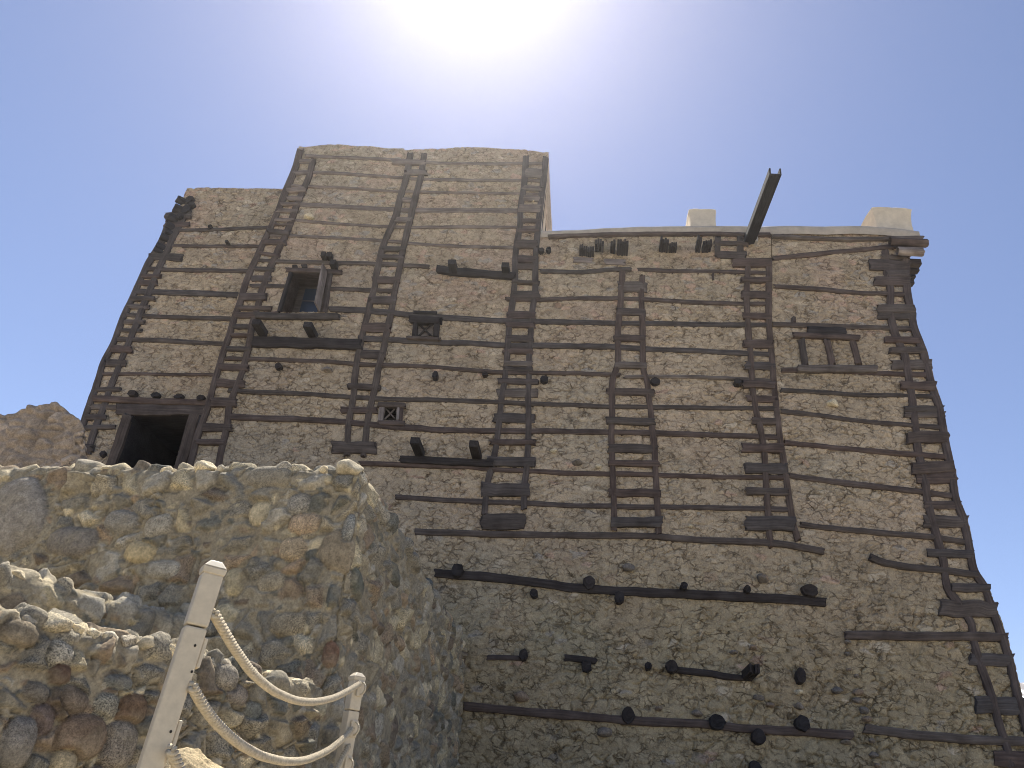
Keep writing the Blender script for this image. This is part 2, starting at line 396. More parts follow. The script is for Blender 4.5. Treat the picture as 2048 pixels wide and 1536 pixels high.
C_R = [Z('c1', 1640, 380), Z('c1', 1643, 560), Z('c1', 1652, 740), Z('c1', 1690, 900), Z('c1', 1722, 1100), Z('c1', 1790, 1280)] + ZL('c2', [(1510, 0), (1562, 200), (1612, 400), (1672, 560), (1712, 760), (1752, 1000), (1802, 1220)]) + ZL('c3', [(1362, 0), (1372, 150), (1402, 320), (1470, 470), (1512, 650), (1545, 850), (1575, 1030), (1690, 1180), (1745, 1330), (1812, 1520)]) + ZL('c4', [(1872, 170), (1935, 350), (1985, 560), (2035, 780), (2120, 1100), (2225, 1536)])
C_L = B_R[:-1] + [(1601, 1082), (1622, 1250), (1640, 1400), (1650, 1530)]
B_R2 = B_R[:-1] + [(1601, 1082), (1622, 1250), (1640, 1400), (1650, 1530)]
facade(PA, A_L, A_R, A_T, 2.0, [H_DOOR], 1)
facade(PB, B_L, B_M, B_T, 0.4, [H_W1, H_W2, H_W3], 2)
facade(PB, B_M, B_R2, B2_T, 0.4, [], 3, back=6)
facade(PC, C_L, C_R, C_T, 0.4, [], 4, back=6)

# ------------------------------------------------------------------ timbers
def timber(pts, w, pl, proud=.03, depth=.07, mb=None, rough=1.4, seed=None, taper=None):
    """a hewn timber laid along picture points on a wall plane; w = its width in the picture (one value or one per end)"""
    mb = mb if mb is not None else MB()
    p = np.array(pts, float); seg = np.hypot(*np.diff(p, axis=0).T); cum = np.concatenate([[0], np.cumsum(seg)])
    n = max(3, int(cum[-1] / 9) + 1); t = np.linspace(0, cum[-1], n)
    x = np.interp(t, cum, p[:, 0]); y = np.interp(t, cum, p[:, 1])
    if len(p) > 2:
        for _ in range(2):
            x[1:-1] = (x[:-2] + 2 * x[1:-1] + x[2:]) / 4; y[1:-1] = (y[:-2] + 2 * y[1:-1] + y[2:]) / 4
    tx = np.gradient(x); ty = np.gradient(y); l = np.hypot(tx, ty); nx, ny = -ty / l, tx / l
    sd = seed if seed is not None else random.randint(0, 9999)
    ww = np.interp(t, [0, cum[-1]], w) if isinstance(w, (tuple, list)) else np.full(n, float(w))
    off = np.zeros(n) + sd
    j1 = (fbm(t * .03, off, 4, 3) - .5) * rough; j2 = (fbm(t * .03, off + 7, 4, 9) - .5) * rough
    hw = ww * .475
    e1 = pl.hit(x - nx * hw * (1 + .28 * j1), y - ny * hw * (1 + .28 * j1), proud)
    e2 = pl.hit(x + nx * hw * (1 + .28 * j2), y + ny * hw * (1 + .28 * j2), proud)
    jp = (fbm(t * .05, off + 3, 3, 5) - .5) * .014 * rough
    V = []; G = []
    al = np.concatenate([[0], np.cumsum(np.linalg.norm(np.diff((e1 + e2) / 2, axis=0), axis=1))])
    for i in range(n):
        a, b = e1[i], e2[i]; m = pl.n
        wd = np.linalg.norm(b - a)
        for f, o in ((0, -depth), (0, -.008), (.10, 0), (.36, .004), (.64, .004), (.90, 0), (1, -.008), (1, -depth)):
            V.append(a + (b - a) * f + m * (o + (jp[i] if o > -.05 else 0) + (random.uniform(-.004, .004) if 0 < f < 1 else 0)))
            if i in (0, n - 1): V[-1] = V[-1] + (e1[1] - e1[0] if i == 0 else e1[-2] - e1[-1]) * random.uniform(-.25, .55) * min(1, rough)
            G.append((al[i] + sd, f * wd + sd * .37, o))
    K = 8; Fc = []
    for i in range(n - 1):
        for k in range(K - 1):
            a = i * K + k; Fc.append((a, a + 1, a + K + 1, a + K))
    Fc.append(tuple(range(K))[::-1]); Fc.append(tuple((n - 1) * K + k for k in range(K)))
    # orientation: outward normals along +pl.n
    v0, v1, v2 = (np.array(V[i]) for i in (Fc[3][0], Fc[3][1], Fc[3][2]))
    if np.dot(np.cross(v1 - v0, v2 - v0), pl.n) < 0: Fc = [f[::-1] for f in Fc]
    mb.add(V, Fc, G)
    return mb
def beam(name, t, pts, wz, pl, mat=None, parent=None, proud=.03, **kw):
    s = TS.get(t, 5.12)
    ww = tuple(v / s for v in wz) if isinstance(wz, tuple) else wz / s
    return timber(ZL(t, pts), ww, pl, proud, **kw).build(name, mat or M_WOOD, parent or FORT, smooth=True, sharp=50)
def multi(parts):
    """join runs traced in several picture tiles into one list of picture points"""
    r = []
    for t, pts in parts: r += ZL(t, pts)
    return r
def pbeam(name, parts, w, pl, **kw):
    m = kw.pop('mat', M_WOOD); par = kw.pop('parent', FORT)
    return timber(multi(parts), w, pl, **kw).build(name, m, par, smooth=True, sharp=50)

# horizontal tie beams
TIE_A = [([('1', [(870, 615), (1400, 605), (1930, 582)])], 6), ([('1', [(810, 765), (1200, 775), (1860, 775)])], 6),
         ([('1', [(650, 1005), (1100, 1020), (1760, 1030)])], 8), ([('1', [(550, 1240), (1000, 1250), (1680, 1275)])], 11),
         ([('1', [(440, 1478), (900, 1500), (1580, 1520)])], 8), ([('2', [(330, 292), (520, 295), (900, 310), (1500, 345)])], 9),
         ([('2', [(200, 650), (620, 650), (1000, 660), (1410, 655)])], 6)]
TIE_B = [([('3', [(560, 155), (700, 165), (1100, 180), (1500, 200), (1800, 218)]), ('5', [(350, 232), (900, 240), (1495, 238)])], 6),
         ([('3', [(440, 325), (800, 330), (1200, 355), (1600, 385)]), ('5', [(80, 390), (600, 405), (1480, 412)])], 6),
         ([('3', [(395, 465), (900, 480), (1300, 510), (1550, 525)]), ('5', [(100, 527), (800, 540), (1455, 548)])], 5),
         ([('3', [(340, 650), (900, 675), (1300, 700), (1560, 712)]), ('5', [(20, 715), (600, 718), (1440, 722)])], 9),
         ([('3', [(250, 810), (500, 820), (900, 855), (1300, 880), (1520, 886)]), ('5', [(100, 890), (700, 885), (1420, 892)])], 6),
         ([('3', [(190, 968), (400, 975), (800, 995), (1200, 1015), (1560, 1040)]), ('5', [(100, 1055), (500, 1080), (900, 1095), (1400, 1100)])], 6),
         ([('3', [(60, 1225), (500, 1245), (900, 1252), (1300, 1260), (1550, 1275), (1840, 1292)])], 8),
         ([('4', [(0, 55), (390, 60)])], 8), ([('4', [(800, 82), (1250, 100), (1500, 106)])], 8),
         ([('4', [(800, 292), (1200, 310), (1600, 345), (2048, 385)]), ('6', [(400, 802), (820, 822), (1150, 830), (1500, 837), (1950, 845)]), ('8', [(600, 1105), (1100, 1115), (1850, 1122)])], (12, 9)),
         ([('4', [(1100, 590), (1500, 610), (1980, 637)]), ('6', [(400, 1050), (850, 1075), (1100, 1075), (1500, 1080), (1900, 1085)]), ('8', [(100, 1333), (600, 1370), (1100, 1385), (1560, 1410), (1870, 1422)])], (11, 10)),
         ([('3', [(-140, 2240)]), ('4', [(0, 805), (400, 815), (800, 830), (1100, 860), (1500, 870), (1750, 880)]), ('6', [(30, 1290), (400, 1322), (850, 1355), (1150, 1355), (1600, 1360), (2000, 1378)])], 8),
         ([('9', [(350, 272), (700, 265), (1100, 270), (1600, 295), (1900, 310)])], 7),
         ([('4', [(-230, 1125), (0, 1140), (500, 1155), (1050, 1195), (1400, 1215), (1750, 1222)]), ('7', [(100, 200), (600, 215), (1100, 240), (1500, 250), (1880, 270)]), ('9', [(300, 577), (700, 580), (1300, 590), (1920, 595)])], 9),
         ([('4', [(-260, 1390), (0, 1405), (500, 1420), (1000, 1450), (1500, 1500), (1760, 1512)]), ('7', [(60, 507), (700, 515), (1300, 520), (1800, 529)]), ('9', [(300, 838), (700, 845), (1200, 865), (1700, 880), (1965, 892)])], (12, 10)),
         ([('U', [(600, 232), (780, 240), (1100, 250), (1760, 270), (1950, 296)]), ('7', [(700, 915), (1000, 925), (1500, 950), (1900, 958)]), ('9', [(300, 1260), (700, 1275), (1300, 1295), (2010, 1300)])], (10, 9)),
         ([('U', [(980, 578), (1400, 605), (1900, 628)]), ('7', [(700, 1245), (1100, 1260), (1500, 1285), (1950, 1287)]), ('V', [(50, 580), (600, 580), (1100, 590), (1700, 605)])], 10),
         ([('U', [(1180, 935), (1600, 950), (2000, 963)]), ('z7', [(0, 1425), (800, 1430)]), ('V', [(500, 898), (800, 920), (1400, 940), (1700, 970), (2048, 1035)])], (13, 13)),
         ([('W', [(-40, 290), (300, 315), (600, 350), (900, 390), (1300, 420), (1700, 435)]), ('X', [(150, 368), (400, 380), (700, 402)])], 18),
         ([('W', [(320, 868), (560, 872)])], 11), ([('W', [(850, 870), (1075, 893)])], 14),
         ([('W', [(1600, 950), (1900, 985)]), ('X', [(0, 912), (205, 922)])], 13),
         ([('W', [(160, 1200), (600, 1240), (1000, 1270), (1300, 1300), (1800, 1320)]), ('X', [(100, 1262), (400, 1280), (885, 1312)])], 18),
         ([('6', [(820, 600), (1150, 606), (1280, 605), (1550, 590), (1950, 595)]), ('8', [(200, 845), (600, 860), (1000, 885), (1590, 905), (1840, 905)])], 8),
         ([('6', [(1160, 312), (1600, 325), (1880, 300)]), ('8', [(150, 558), (420, 548)])], 8),
         ([('8', [(490, 550), (900, 570), (1300, 572), (1840, 588)])], 7)]
TIE_C = [([('c1', [(230, 390), (600, 350), (1000, 310), (1400, 272), (1790, 222)])], 9), ([('c1', [(240, 672), (700, 700), (1100, 740), (1640, 757)])], 8),
         ([('c1', [(230, 1060), (600, 1070), (1000, 1090), (1700, 1107)])], 9), ([('c2', [(0, 200), (700, 212), (1000, 235), (1555, 248)])], 10),
         ([('c2', [(0, 405), (400, 425), (800, 455), (1610, 468)])], 8), ([('c2', [(0, 620), (400, 665), (800, 720), (1200, 755), (1700, 792)])], 9),
         ([('c2', [(40, 940), (600, 1000), (1200, 1050), (1750, 1092)])], 10), ([('c2', [(80, 1280), (600, 1350), (1200, 1420), (1820, 1494)])], 11),
         ([('c3', [(-250, 550), (0, 585), (600, 640), (1100, 680), (1515, 742)])], 11), ([('c3', [(470, 880), (600, 935), (800, 980), (1200, 1020), (1590, 1068)])], 13),
         ([('c4', [(210, 170), (600, 172), (1000, 185), (1500, 185), (1890, 192)])], 18),
         ([('X', [(960, 1262), (1300, 1310), (1700, 1340), (2048, 1352)]), ('c4', [(2170, 1270)])], 19)]
TIE_B[11] = ([('2', [(1480, 490), (1740, 497)]), ('4', [(100, 807), (400, 815), (800, 830), (1100, 860), (1500, 870), (1750, 880)]), ('6', [(30, 1290), (400, 1322), (850, 1355), (1150, 1355), (1600, 1360), (2000, 1378)])], 8)
for lst, pl in ((TIE_A, PA), (TIE_B, PB), (TIE_C, PC)):
    for i, (parts, w) in enumerate(lst):
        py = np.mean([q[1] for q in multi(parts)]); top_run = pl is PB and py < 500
        pbeam('tie_beam', parts, w, pl, proud=.012 if top_run else (.034 if py > 1100 else .022), mat=M_VEILED if top_run else (M_DARK if (pl is PB and py > 1130 and i % 3 != 1) else M_WOOD))
# lowest courses lie on the foot of the wall; the wall plate under the parapet
pbeam('wall_plate', [('8', [(-440, 215), (0, 195), (700, 180), (1300, 187), (1850, 192)])], 7, PB, proud=.05)
pbeam('wall_plate', [('c1', [(230, 155), (800, 182), (1000, 190), (1400, 182), (1790, 172)])], 7, PC, proud=.05)
# deep dark beams
for t, pts, w, pl, pr in (('4', [(20, 622), (600, 637), (1140, 650)], 108, PB, .06), ('5', [(370, 1310), (620, 1345), (900, 1362), (1180, 1385)], 75, PB, .06),
                      ('U', [(1020, 185), (1500, 210), (1980, 232)], 72, PB, .07)):
    beam('balcony_beam', t, pts, w, pl, M_DARK, proud=pr)

# timber ladders (two uprights laced with rungs)
def ladder(pl, rails, rungs, w=12.5, proud=.030, rproud=.036, thick=1.0):
    mb = MB()
    for r in rails:
        for run in (r if isinstance(r[0][0], str) else [r]): pass
        timber(multi(r), w, pl, proud, mb=mb)
    lad = mb.build('timber_ladder', M_WOOD, FORT, smooth=True, sharp=50)
    for t, lst in rungs:
        for x1, y1, x2, y2, wz in lst:
            beam('rung', t, [(x1, y1), (x2, y2)], wz * thick * random.uniform(.94, 1.12), pl, M_VEILED if pl is PB and Z(t, x1, y1)[1] < 440 else M_WOOD, lad, proud=rproud + random.uniform(-.010, .014), rough=1.9)
    return lad
ladder(PA, [[('1', [(1120, 290), (1060, 480), (1010, 560), (940, 690), (900, 800), (820, 960), (760, 1100), (720, 1210), (660, 1340), (600, 1500)]), ('2', [(560, 180), (520, 260), (490, 340), (430, 470), (380, 610), (330, 720), (290, 830), (250, 960), (190, 1100), (150, 1190), (90, 1380), (70, 1480)])],
            [('1', [(920, 500), (880, 600), (830, 740), (740, 870), (690, 950), (600, 1150), (500, 1370)]), ('2', [(425, 90), (330, 360), (215, 560), (180, 720), (130, 860), (50, 1080), (0, 1250)])]],
       [('1', [(860, 470, 1140, 450, 70), (860, 560, 1120, 550, 40), (810, 690, 960, 670, 40), (700, 878, 1050, 890, 72), (630, 1080, 830, 1085, 40), (590, 1150, 790, 1150, 45), (520, 1310, 770, 1310, 45), (480, 1390, 710, 1400, 40)]),
        ('2', [(400, 115, 665, 120, 42), (370, 200, 635, 205, 30), (300, 390, 535, 400, 72), (240, 530, 470, 535, 60), (130, 810, 425, 810, 40), (60, 985, 380, 990, 45), (50, 1095, 270, 1095, 50), (30, 1200, 370, 1190, 40), (0, 1400, 130, 1410, 60)])], thick=1.1)
ladder(PB, [[('3', [(520, 75), (450, 310), (370, 500), (300, 680), (250, 800), (180, 950), (110, 1100), (45, 1240)]), ('1', [(1725, 1060), (1670, 1220), (1640, 1340)]), ('2', [(1580, 60), (1530, 230), (1490, 350), (1450, 470), (1400, 620), (1370, 740), (1335, 880), (1300, 1010), (1250, 1130), (1190, 1300), (1150, 1480), (1100, 1640)])],
            [('3', [(640, 190), (600, 380), (530, 530), (460, 690), (430, 790), (385, 900), (340, 1020), (290, 1100), (240, 1230), (170, 1370), (150, 1480)]), ('4', [(120, 60), (90, 220), (60, 310)]), ('2', [(1765, 110), (1750, 200), (1730, 320), (1700, 450), (1670, 600), (1610, 760), (1560, 880), (1510, 1000), (1510, 1150), (1470, 1300), (1440, 1440), (1400, 1640)])]],
       [('3', [(480, 210, 640, 208, 40), (430, 330, 600, 330, 40), (380, 505, 560, 500, 50), (370, 590, 540, 595, 45), (310, 655, 500, 650, 35), (270, 715, 480, 720, 40), (230, 810, 440, 810, 35), (200, 860, 430, 865, 20), (170, 920, 410, 950, 45), (140, 1030, 360, 1040, 55), (90, 1150, 300, 1180, 30), (30, 1310, 240, 1320, 40), (0, 1410, 220, 1415, 60)]),
        ('1', [(1620, 1290, 1910, 1290, 75), (1600, 1400, 1970, 1415, 45), (1570, 1480, 2040, 1470, 55)]),
        ('2', [(1560, 165, 1800, 165, 40), (1540, 250, 1750, 255, 35), (1480, 385, 1740, 395, 45), (1420, 580, 1720, 590, 75), (1380, 735, 1690, 755, 80), (1330, 940, 1600, 940, 80), (1220, 1190, 1560, 1200, 95), (1180, 1345, 1480, 1350, 55)])])
ladder(PB, [[('3', [(1640, 130), (1600, 380), (1540, 560), (1500, 760), (1420, 930), (1390, 1000), (1340, 1130), (1310, 1280), (1270, 1440)]), ('4', [(1290, 30), (1230, 200), (1200, 350), (1165, 480), (1130, 650), (1100, 770), (1080, 920), (1060, 1040), (1065, 1130), (1050, 1230), (1020, 1380), (1000, 1520)]), ('z6', [(345, 735), (338, 850)])],
            [('3', [(1780, 140), (1750, 360), (1690, 580), (1640, 800), (1600, 950), (1570, 1100), (1540, 1240), (1510, 1380), (1490, 1510)]), ('4', [(1470, 150), (1450, 280), (1420, 430), (1390, 560), (1370, 680), (1340, 800), (1300, 920), (1290, 1050), (1260, 1160), (1230, 1300), (1190, 1480)]), ('z6', [(480, 700), (460, 850)])]],
       [('3', [(1440, 215, 1800, 222, 50), (1580, 320, 1820, 330, 50), (1520, 600, 1710, 610, 45), (1480, 810, 1650, 820, 50), (1350, 1105, 1600, 1110, 50), (1330, 1190, 1570, 1195, 40), (1250, 1425, 1530, 1432, 70)]),
        ('4', [(1220, 195, 1500, 205, 75), (1140, 480, 1450, 490, 95), (1110, 750, 1380, 760, 80), (1000, 1085, 1330, 1095, 60), (920, 1325, 1310, 1330, 70)]), ('z6', [(230, 780, 555, 787, 100)])])
ladder(PB, [[('5', [(1290, 160), (1270, 480), (1230, 680), (1230, 860), (1195, 1050), (1180, 1200), (1175, 1340)]), ('6', [(925, 350), (915, 480), (900, 600), (880, 720), (860, 850), (850, 990), (840, 1150), (830, 1300), (820, 1400)]), ('7', [(790, 120), (775, 220), (770, 330), (748, 480), (742, 600), (720, 700), (700, 800), (660, 950), (640, 1050), (620, 1200), (605, 1380)])],
            [('5', [(1490, 170), (1470, 400), (1450, 560), (1430, 740), (1415, 860), (1400, 1000), (1390, 1150), (1385, 1340)]), ('6', [(1125, 330), (1135, 480), (1120, 600), (1100, 700), (1090, 850), (1078, 950), (1075, 1080), (1065, 1200), (1065, 1400)]), ('7', [(1055, 200), (1060, 330), (1058, 480), (1055, 600), (1050, 720), (1045, 860), (1025, 1000), (1015, 1100), (1012, 1330)])]],
       [('5', [(1270, 330, 1470, 330, 90), (1250, 480, 1460, 490, 45), (1250, 590, 1460, 595, 60), (1210, 690, 1450, 700, 80), (1220, 820, 1420, 825, 50), (1200, 920, 1420, 920, 40), (1170, 1060, 1410, 1060, 80), (1160, 1210, 1400, 1215, 70), (1155, 1285, 1400, 1290, 65)]),
        ('6', [(890, 420, 1170, 430, 35), (895, 560, 1175, 560, 75), (840, 760, 1145, 765, 75), (820, 860, 1130, 865, 60), (830, 1000, 1115, 1010, 70), (800, 1130, 1105, 1130, 70), (800, 1260, 1105, 1262, 55), (800, 1318, 1105, 1320, 50), (740, 1440, 1170, 1445, 60)]),
        ('7', [(725, 125, 1155, 125, 85), (690, 380, 1135, 390, 95), (660, 630, 1130, 630, 50), (620, 830, 1130, 832, 95), (570, 1110, 1075, 1122, 125), (570, 1440, 1030, 1445, 165)])])
ladder(PB, [[('8', [(335, 555), (320, 760), (315, 900), (290, 1100), (280, 1300), (290, 1500)]), ('9', [(275, 200), (232, 250), (225, 450), (230, 650), (220, 850), (225, 1050), (235, 1250), (240, 1400), (245, 1536)]), ('z7', [(470, 1395)])],
            [('8', [(540, 610), (525, 800), (530, 950), (540, 1100), (540, 1300), (540, 1500)]), ('9', [(545, 230), (590, 290), (600, 480), (630, 650), (640, 830), (665, 1000), (670, 1200), (680, 1350)]), ('V', [(325, 500), (342, 700), (345, 865)])]],
       [('8', [(285, 730, 590, 735, 95), (275, 985, 570, 995, 70), (240, 1250, 580, 1260, 70)]),
        ('9', [(250, 150, 580, 150, 65), (170, 420, 660, 430, 75), (160, 715, 670, 730, 70), (185, 1000, 705, 1010, 85), (180, 1150, 710, 1160, 60), (185, 1450, 725, 1465, 85)]), ('z7', [(440, 1330, 825, 1325, 75)])])
ladder(PB, [[('8', [(1620, 520), (1605, 750), (1610, 950), (1620, 1150), (1640, 1350), (1650, 1500)]), ('9', [(1655, 200), (1670, 420), (1700, 600), (1720, 680), (1760, 850), (1790, 1050), (1800, 1300), (1820, 1480)]), ('V', [(1460, 520), (1480, 850), (1510, 1000)])],
            [('8', [(1835, 440), (1835, 650), (1832, 850), (1832, 1100), (1850, 1300), (1868, 1500)]), ('9', [(1878, 250), (1895, 450), (1920, 650), (1942, 850), (1972, 1050), (2012, 1300)]), ('V', [(1675, 450), (1703, 620), (1738, 800), (1778, 925)])]],
       [('8', [(1270, 285, 1620, 282, 45), (1290, 400, 1600, 405, 70), (1460, 480, 1860, 480, 90), (1545, 655, 1860, 655, 55), (1545, 800, 1860, 815, 80), (1550, 1025, 1850, 1030, 65), (1570, 1310, 1880, 1320, 90)]),
        ('9', [(1580, 150, 1890, 160, 90), (1560, 340, 1910, 350, 75), (1600, 490, 1920, 500, 65), (1650, 720, 1950, 725, 75), (1555, 990, 1980, 1005, 85), (1580, 1200, 2030, 1210, 100), (1590, 1435, 2048, 1450, 80)]),
        ('V', [(1230, 740, 1750, 750, 140)])], 12.5)
ladder(PC, [[('c1', [(1390, 300), (1410, 560), (1450, 700), (1440, 850), (1460, 1050), (1490, 1180), (1540, 1250), (1560, 1350)]), ('c2', [(1290, 40), (1310, 200), (1330, 330), (1360, 520), (1390, 750), (1405, 850), (1415, 1000), (1440, 1120), (1500, 1370), (1510, 1500)]), ('c3', [(1060, 280), (1090, 430), (1150, 620), (1190, 780), (1240, 950), (1245, 1100), (1260, 1180), (1330, 1290)]), ('c4', [(1520, 50), (1545, 290), (1650, 580), (1720, 770), (1800, 1080), (1880, 1330), (1930, 1530)])],
            [('c1', [(1600, 380), (1605, 560), (1615, 740), (1650, 900), (1685, 1100), (1750, 1280)]), ('c2', [(1470, 0), (1520, 200), (1570, 400), (1630, 560), (1672, 760), (1712, 1000), (1762, 1220)]), ('c3', [(1322, 0), (1332, 150), (1362, 320), (1430, 470), (1470, 650), (1505, 850), (1535, 1030), (1645, 1180), (1700, 1330)]), ('c4', [(1780, 40), (1825, 170), (1890, 350), (1940, 560), (1990, 780), (2075, 1100), (2180, 1536)])]],
       [('c1', [(1340, 375, 1640, 375, 42), (1215, 455, 1648, 460, 90), (1390, 540, 1640, 545, 50), (1270, 620, 1645, 620, 80), (1305, 905, 1692, 905, 65), (1310, 968, 1700, 970, 65), (1385, 1215, 1755, 1225, 50), (1430, 1330, 1810, 1330, 50), (1450, 1480, 1865, 1475, 80)]),
        ('c2', [(1220, 350, 1600, 365, 70), (1270, 600, 1685, 595, 55), (1275, 655, 1695, 655, 55), (1310, 885, 1733, 890, 90), (1350, 1210, 1795, 1190, 95), (1395, 1300, 1815, 1300, 95)]),
        ('c3', [(1020, 355, 1420, 360, 75), (1020, 515, 1480, 525, 95), (1060, 840, 1545, 860, 75), (1310, 1200, 1705, 1205, 80), (1190, 1400, 1775, 1430, 130)]),
        ('c4', [(1490, 420, 1950, 430, 110), (1550, 880, 2060, 900, 170), (1750, 1440, 2200, 1440, 130)])], 15.5, thick=1.2)
beam('timber_stub', '8', [(1312, 210), (1305, 430)], 62, PB)
beam('timber_stub', '8', [(1535, 200), (1545, 400)], 66, PB)
beam('timber_stub', '8', [(1262, 590), (1262, 660)], 24, PB)
beam('timber_stub', 'c1', [(450, 985), (450, 1050)], 50, PC)

# log and joist ends standing out of the wall
def log_end(t, x, y, rx, ry, pl, length=.16, mat=None, name='log_end', axis=None, inside=.08):
    s = TS.get(t, 5.12); px, py = Z(t, x, y); c = pl.hit(np.array(px), np.array(py), length * .8)
    ax = pl.n if axis is None else axis
    d = float((c - CAMP) @ F_); r1 = rx / s * d / FPX; r2 = ry / s * d / FPX / .88
    a = pl.h if axis is None else np.cross(ax, [0, 0, 1.0]); ax = ax / np.linalg.norm(ax); a = a / np.linalg.norm(a); b = np.cross(ax, a); c = c - ax * length * .8
    V = []; Fc = []; G = []; K = 14; sd = random.random() * 50
    rr = [1 + random.uniform(-.13, .13) for _ in range(K)]
    for i, (o, m) in enumerate(((-inside, .95), (length * .5, 1), (length - .012, 1), (length, .9))):
        for k in range(K):
            an = 2 * pi * k / K
            V.append(c + ax * (o + (random.uniform(-.012, .012) if i > 1 else 0)) + a * cos(an) * r1 * rr[k] * m + b * sin(an) * r2 * rr[k] * m); G.append((o + sd, an * r1, 0))
    for i in range(3):
        for k in range(K):
            k2 = (k + 1) % K; Fc.append((i * K + k, i * K + k2, (i + 1) * K + k2, (i + 1) * K + k))
    V.append(c + ax * (length - .01)); G.append((sd, 0, 0)); ci = len(V) - 1
    for k in range(K): Fc.append((3 * K + k, 3 * K + (k + 1) % K, ci))
    mb = MB(); mb.add(V, Fc, G); return mb.build(name, mat or M_DARK, FORT, smooth=True, sharp=45)
for t, lst, pl in (('W', [(120, 275, 42, 42), (640, 430, 27, 27), (1020, 355, 42, 42), (1225, 460, 32, 36), (1665, 382, 26, 24), (570, 850, 32, 34), (1000, 930, 36, 34), (1422, 925, 22, 22), (1580, 930, 40, 38), (1290, 1265, 45, 45), (1895, 1310, 55, 44)], PB),
                   ('X', [(585, 322, 56, 36), (160, 312, 24, 24), (525, 905, 34, 46), (540, 1232, 50, 46), (235, 1322, 46, 44), (215, 1530, 40, 36)], PB),
                   ('4', [(290, 880, 38, 34), (1900, 970, 28, 42)], PB), ('6', [(100, 1385, 28, 34), (612, 1370, 30, 26), (1220, 1420, 40, 36), (1190, 100, 26, 22), (1265, 95, 25, 28)], PB),
                   ('9', [(670, 318, 48, 38), (1515, 322, 40, 32)], PB), ('1', [(1330, 575, 20, 18), (1503, 735, 20, 16)], PA),
                   ('2', [(535, 850, 48, 30), (770, 868, 46, 28), (1010, 885, 50, 28), (1235, 900, 46, 28), (230, 1470, 30, 30)], PA)):
    for x, y, a, b in lst: log_end(t, x, y, a, b, pl, random.uniform(.07, .14))
# log ends at the far top-left corner and at the right eave stick out sideways
for x, y, r in ((990, 300, 36), (960, 390, 46), (900, 482, 44), (885, 565, 34), (875, 625, 26), (825, 682, 36), (780, 770, 30), (760, 810, 22)):
    log_end('1', x + 8, y, r, r * 1.05, PA, .10, M_DARK, axis=(-PA.h * .75 + PA.n * .66), inside=.2)
for x, y, r in ((1120, 300, 42), (1140, 350, 30), (1085, 400, 46), (1020, 470, 36)): log_end('1', x, y, r, r, PA, .10)
log_end('c1', 1790, 235, 42, 42, PC, .20, M_WOOD, axis=PC.h, inside=.5)
log_end('c1', 1750, 330, 42, 40, PC, .18, M_GREY, axis=PC.h, inside=.3)

def joist_end(t, x, y, wz, hz, pl, n=1, mat=None, th=.12):
    s = TS.get(t, 5.12); px, py = Z(t, x, y); w = wz / s; h = hz / s
    P = pl.hit(np.array(px), np.array(py)); a = pl.hit(np.array(px - w / 2), np.array(py)); b = pl.hit(np.array(px + w / 2), np.array(py))
    L = .05
    while proj(P - pl.k * L)[1] > py - h and L < .7: L += .01
    hv = pl.h * float((b - a) @ pl.h); mb = MB()
    for i in range(n):
        l = L * (1 if n == 1 else random.uniform(.72, 1.05)); f0 = i / n; f1 = (i + .93) / n if n > 1 else 1
        z0 = random.uniform(-.01, .01) if n > 1 else 0
        mb.box(a + hv * f0 + pl.k * .12 + np.array([0, 0, z0]), hv * (f1 - f0), -pl.k * (l + .12), np.array([0, 0, th]))
    return mb.build('joist_end', mat or M_DARK, FORT, bevel=.008)
for t, x, y, w, h, n in (('8', 95, 380, 90, 95, 4), ('8', 232, 390, 52, 105, 2), ('8', 330, 415, 115, 120, 5), ('8', 752, 380, 90, 120, 4), ('8', 845, 385, 80, 65, 4), ('8', 1102, 385, 50, 150, 2),
                         ('8', 1190, 385, 90, 88, 4), ('6', 1610, 165, 60, 80, 3), ('6', 1685, 168, 90, 65, 4), ('4', 645, 600, 82, 120, 1), ('4', 130, 575, 84, 120, 1), ('5', 552, 1385, 78, 115, 1), ('5', 1085, 1385, 75, 85, 1),
                         ('U', 1225, 168, 90, 132, 1), ('U', 1812, 212, 90, 145, 1), ('3', 765, 1240, 45, 55, 1), ('3', 820, 1240, 50, 48, 1), ('3', 865, 1330, 60, 60, 1), ('Y', 1250, 635, 100, 150, 4)):
    joist_end(t, x, y, w, h, PB, n)
# ledge stones below the joist row
for t, p1, p2, w in (('6', (1510, 195), (1720, 205), 55), ('8', (150, 470), (360, 480), 60)):
    beam('ledge_board', t, [p1, p2], w, PB, M_GREY, proud=.03)
# row of eave joists on the right return, receding
for i in range(12):
    P = PC.hit(*map(np.array, Z('c1', 1640, 410))) + PC.k * (.10 + .20 * i) - PC.h * .1
    L = .1
    while True:
        x, y = proj(P + PC.h * L)
        if x > 1848 - (y - 518) * .40 or L > 1.2: break
        L += .01
    L += random.uniform(-.03, .03)
    mb = MB(); mb.box(P, PC.h * L, PC.k * .13, np.array([0, 0, .13])); mb.build('eave_joist', M_DARK, FORT, bevel=.01)

# ------------------------------------------------------------------ openings
def recess(pl, poly, depth, name, mat, backmat):
    """a lined opening: reveals and a back board behind a hole in the wall"""
    P = [pl.hit(*map(np.array, p), .01) for p in poly]; Q = [p + pl.k * depth for p in P]
    mb = MB(); mb.add(P + Q, [(0, 1, 5, 4), (1, 2, 6, 5), (2, 3, 7, 6), (3, 0, 4, 7)])
    lin = mb.build(name, mat, FORT)
    mb = MB(); mb.add(Q, [(0, 1, 2, 3)] if np.dot(np.cross(Q[1] - Q[0], Q[2] - Q[0]), pl.n) > 0 else [(3, 2, 1, 0)]); mb.build('back_board', backmat, lin)
    return lin, P, Q
win, P, Q = recess(PB, H_W1, .55, 'window', M_WOOD, M_WOOD)
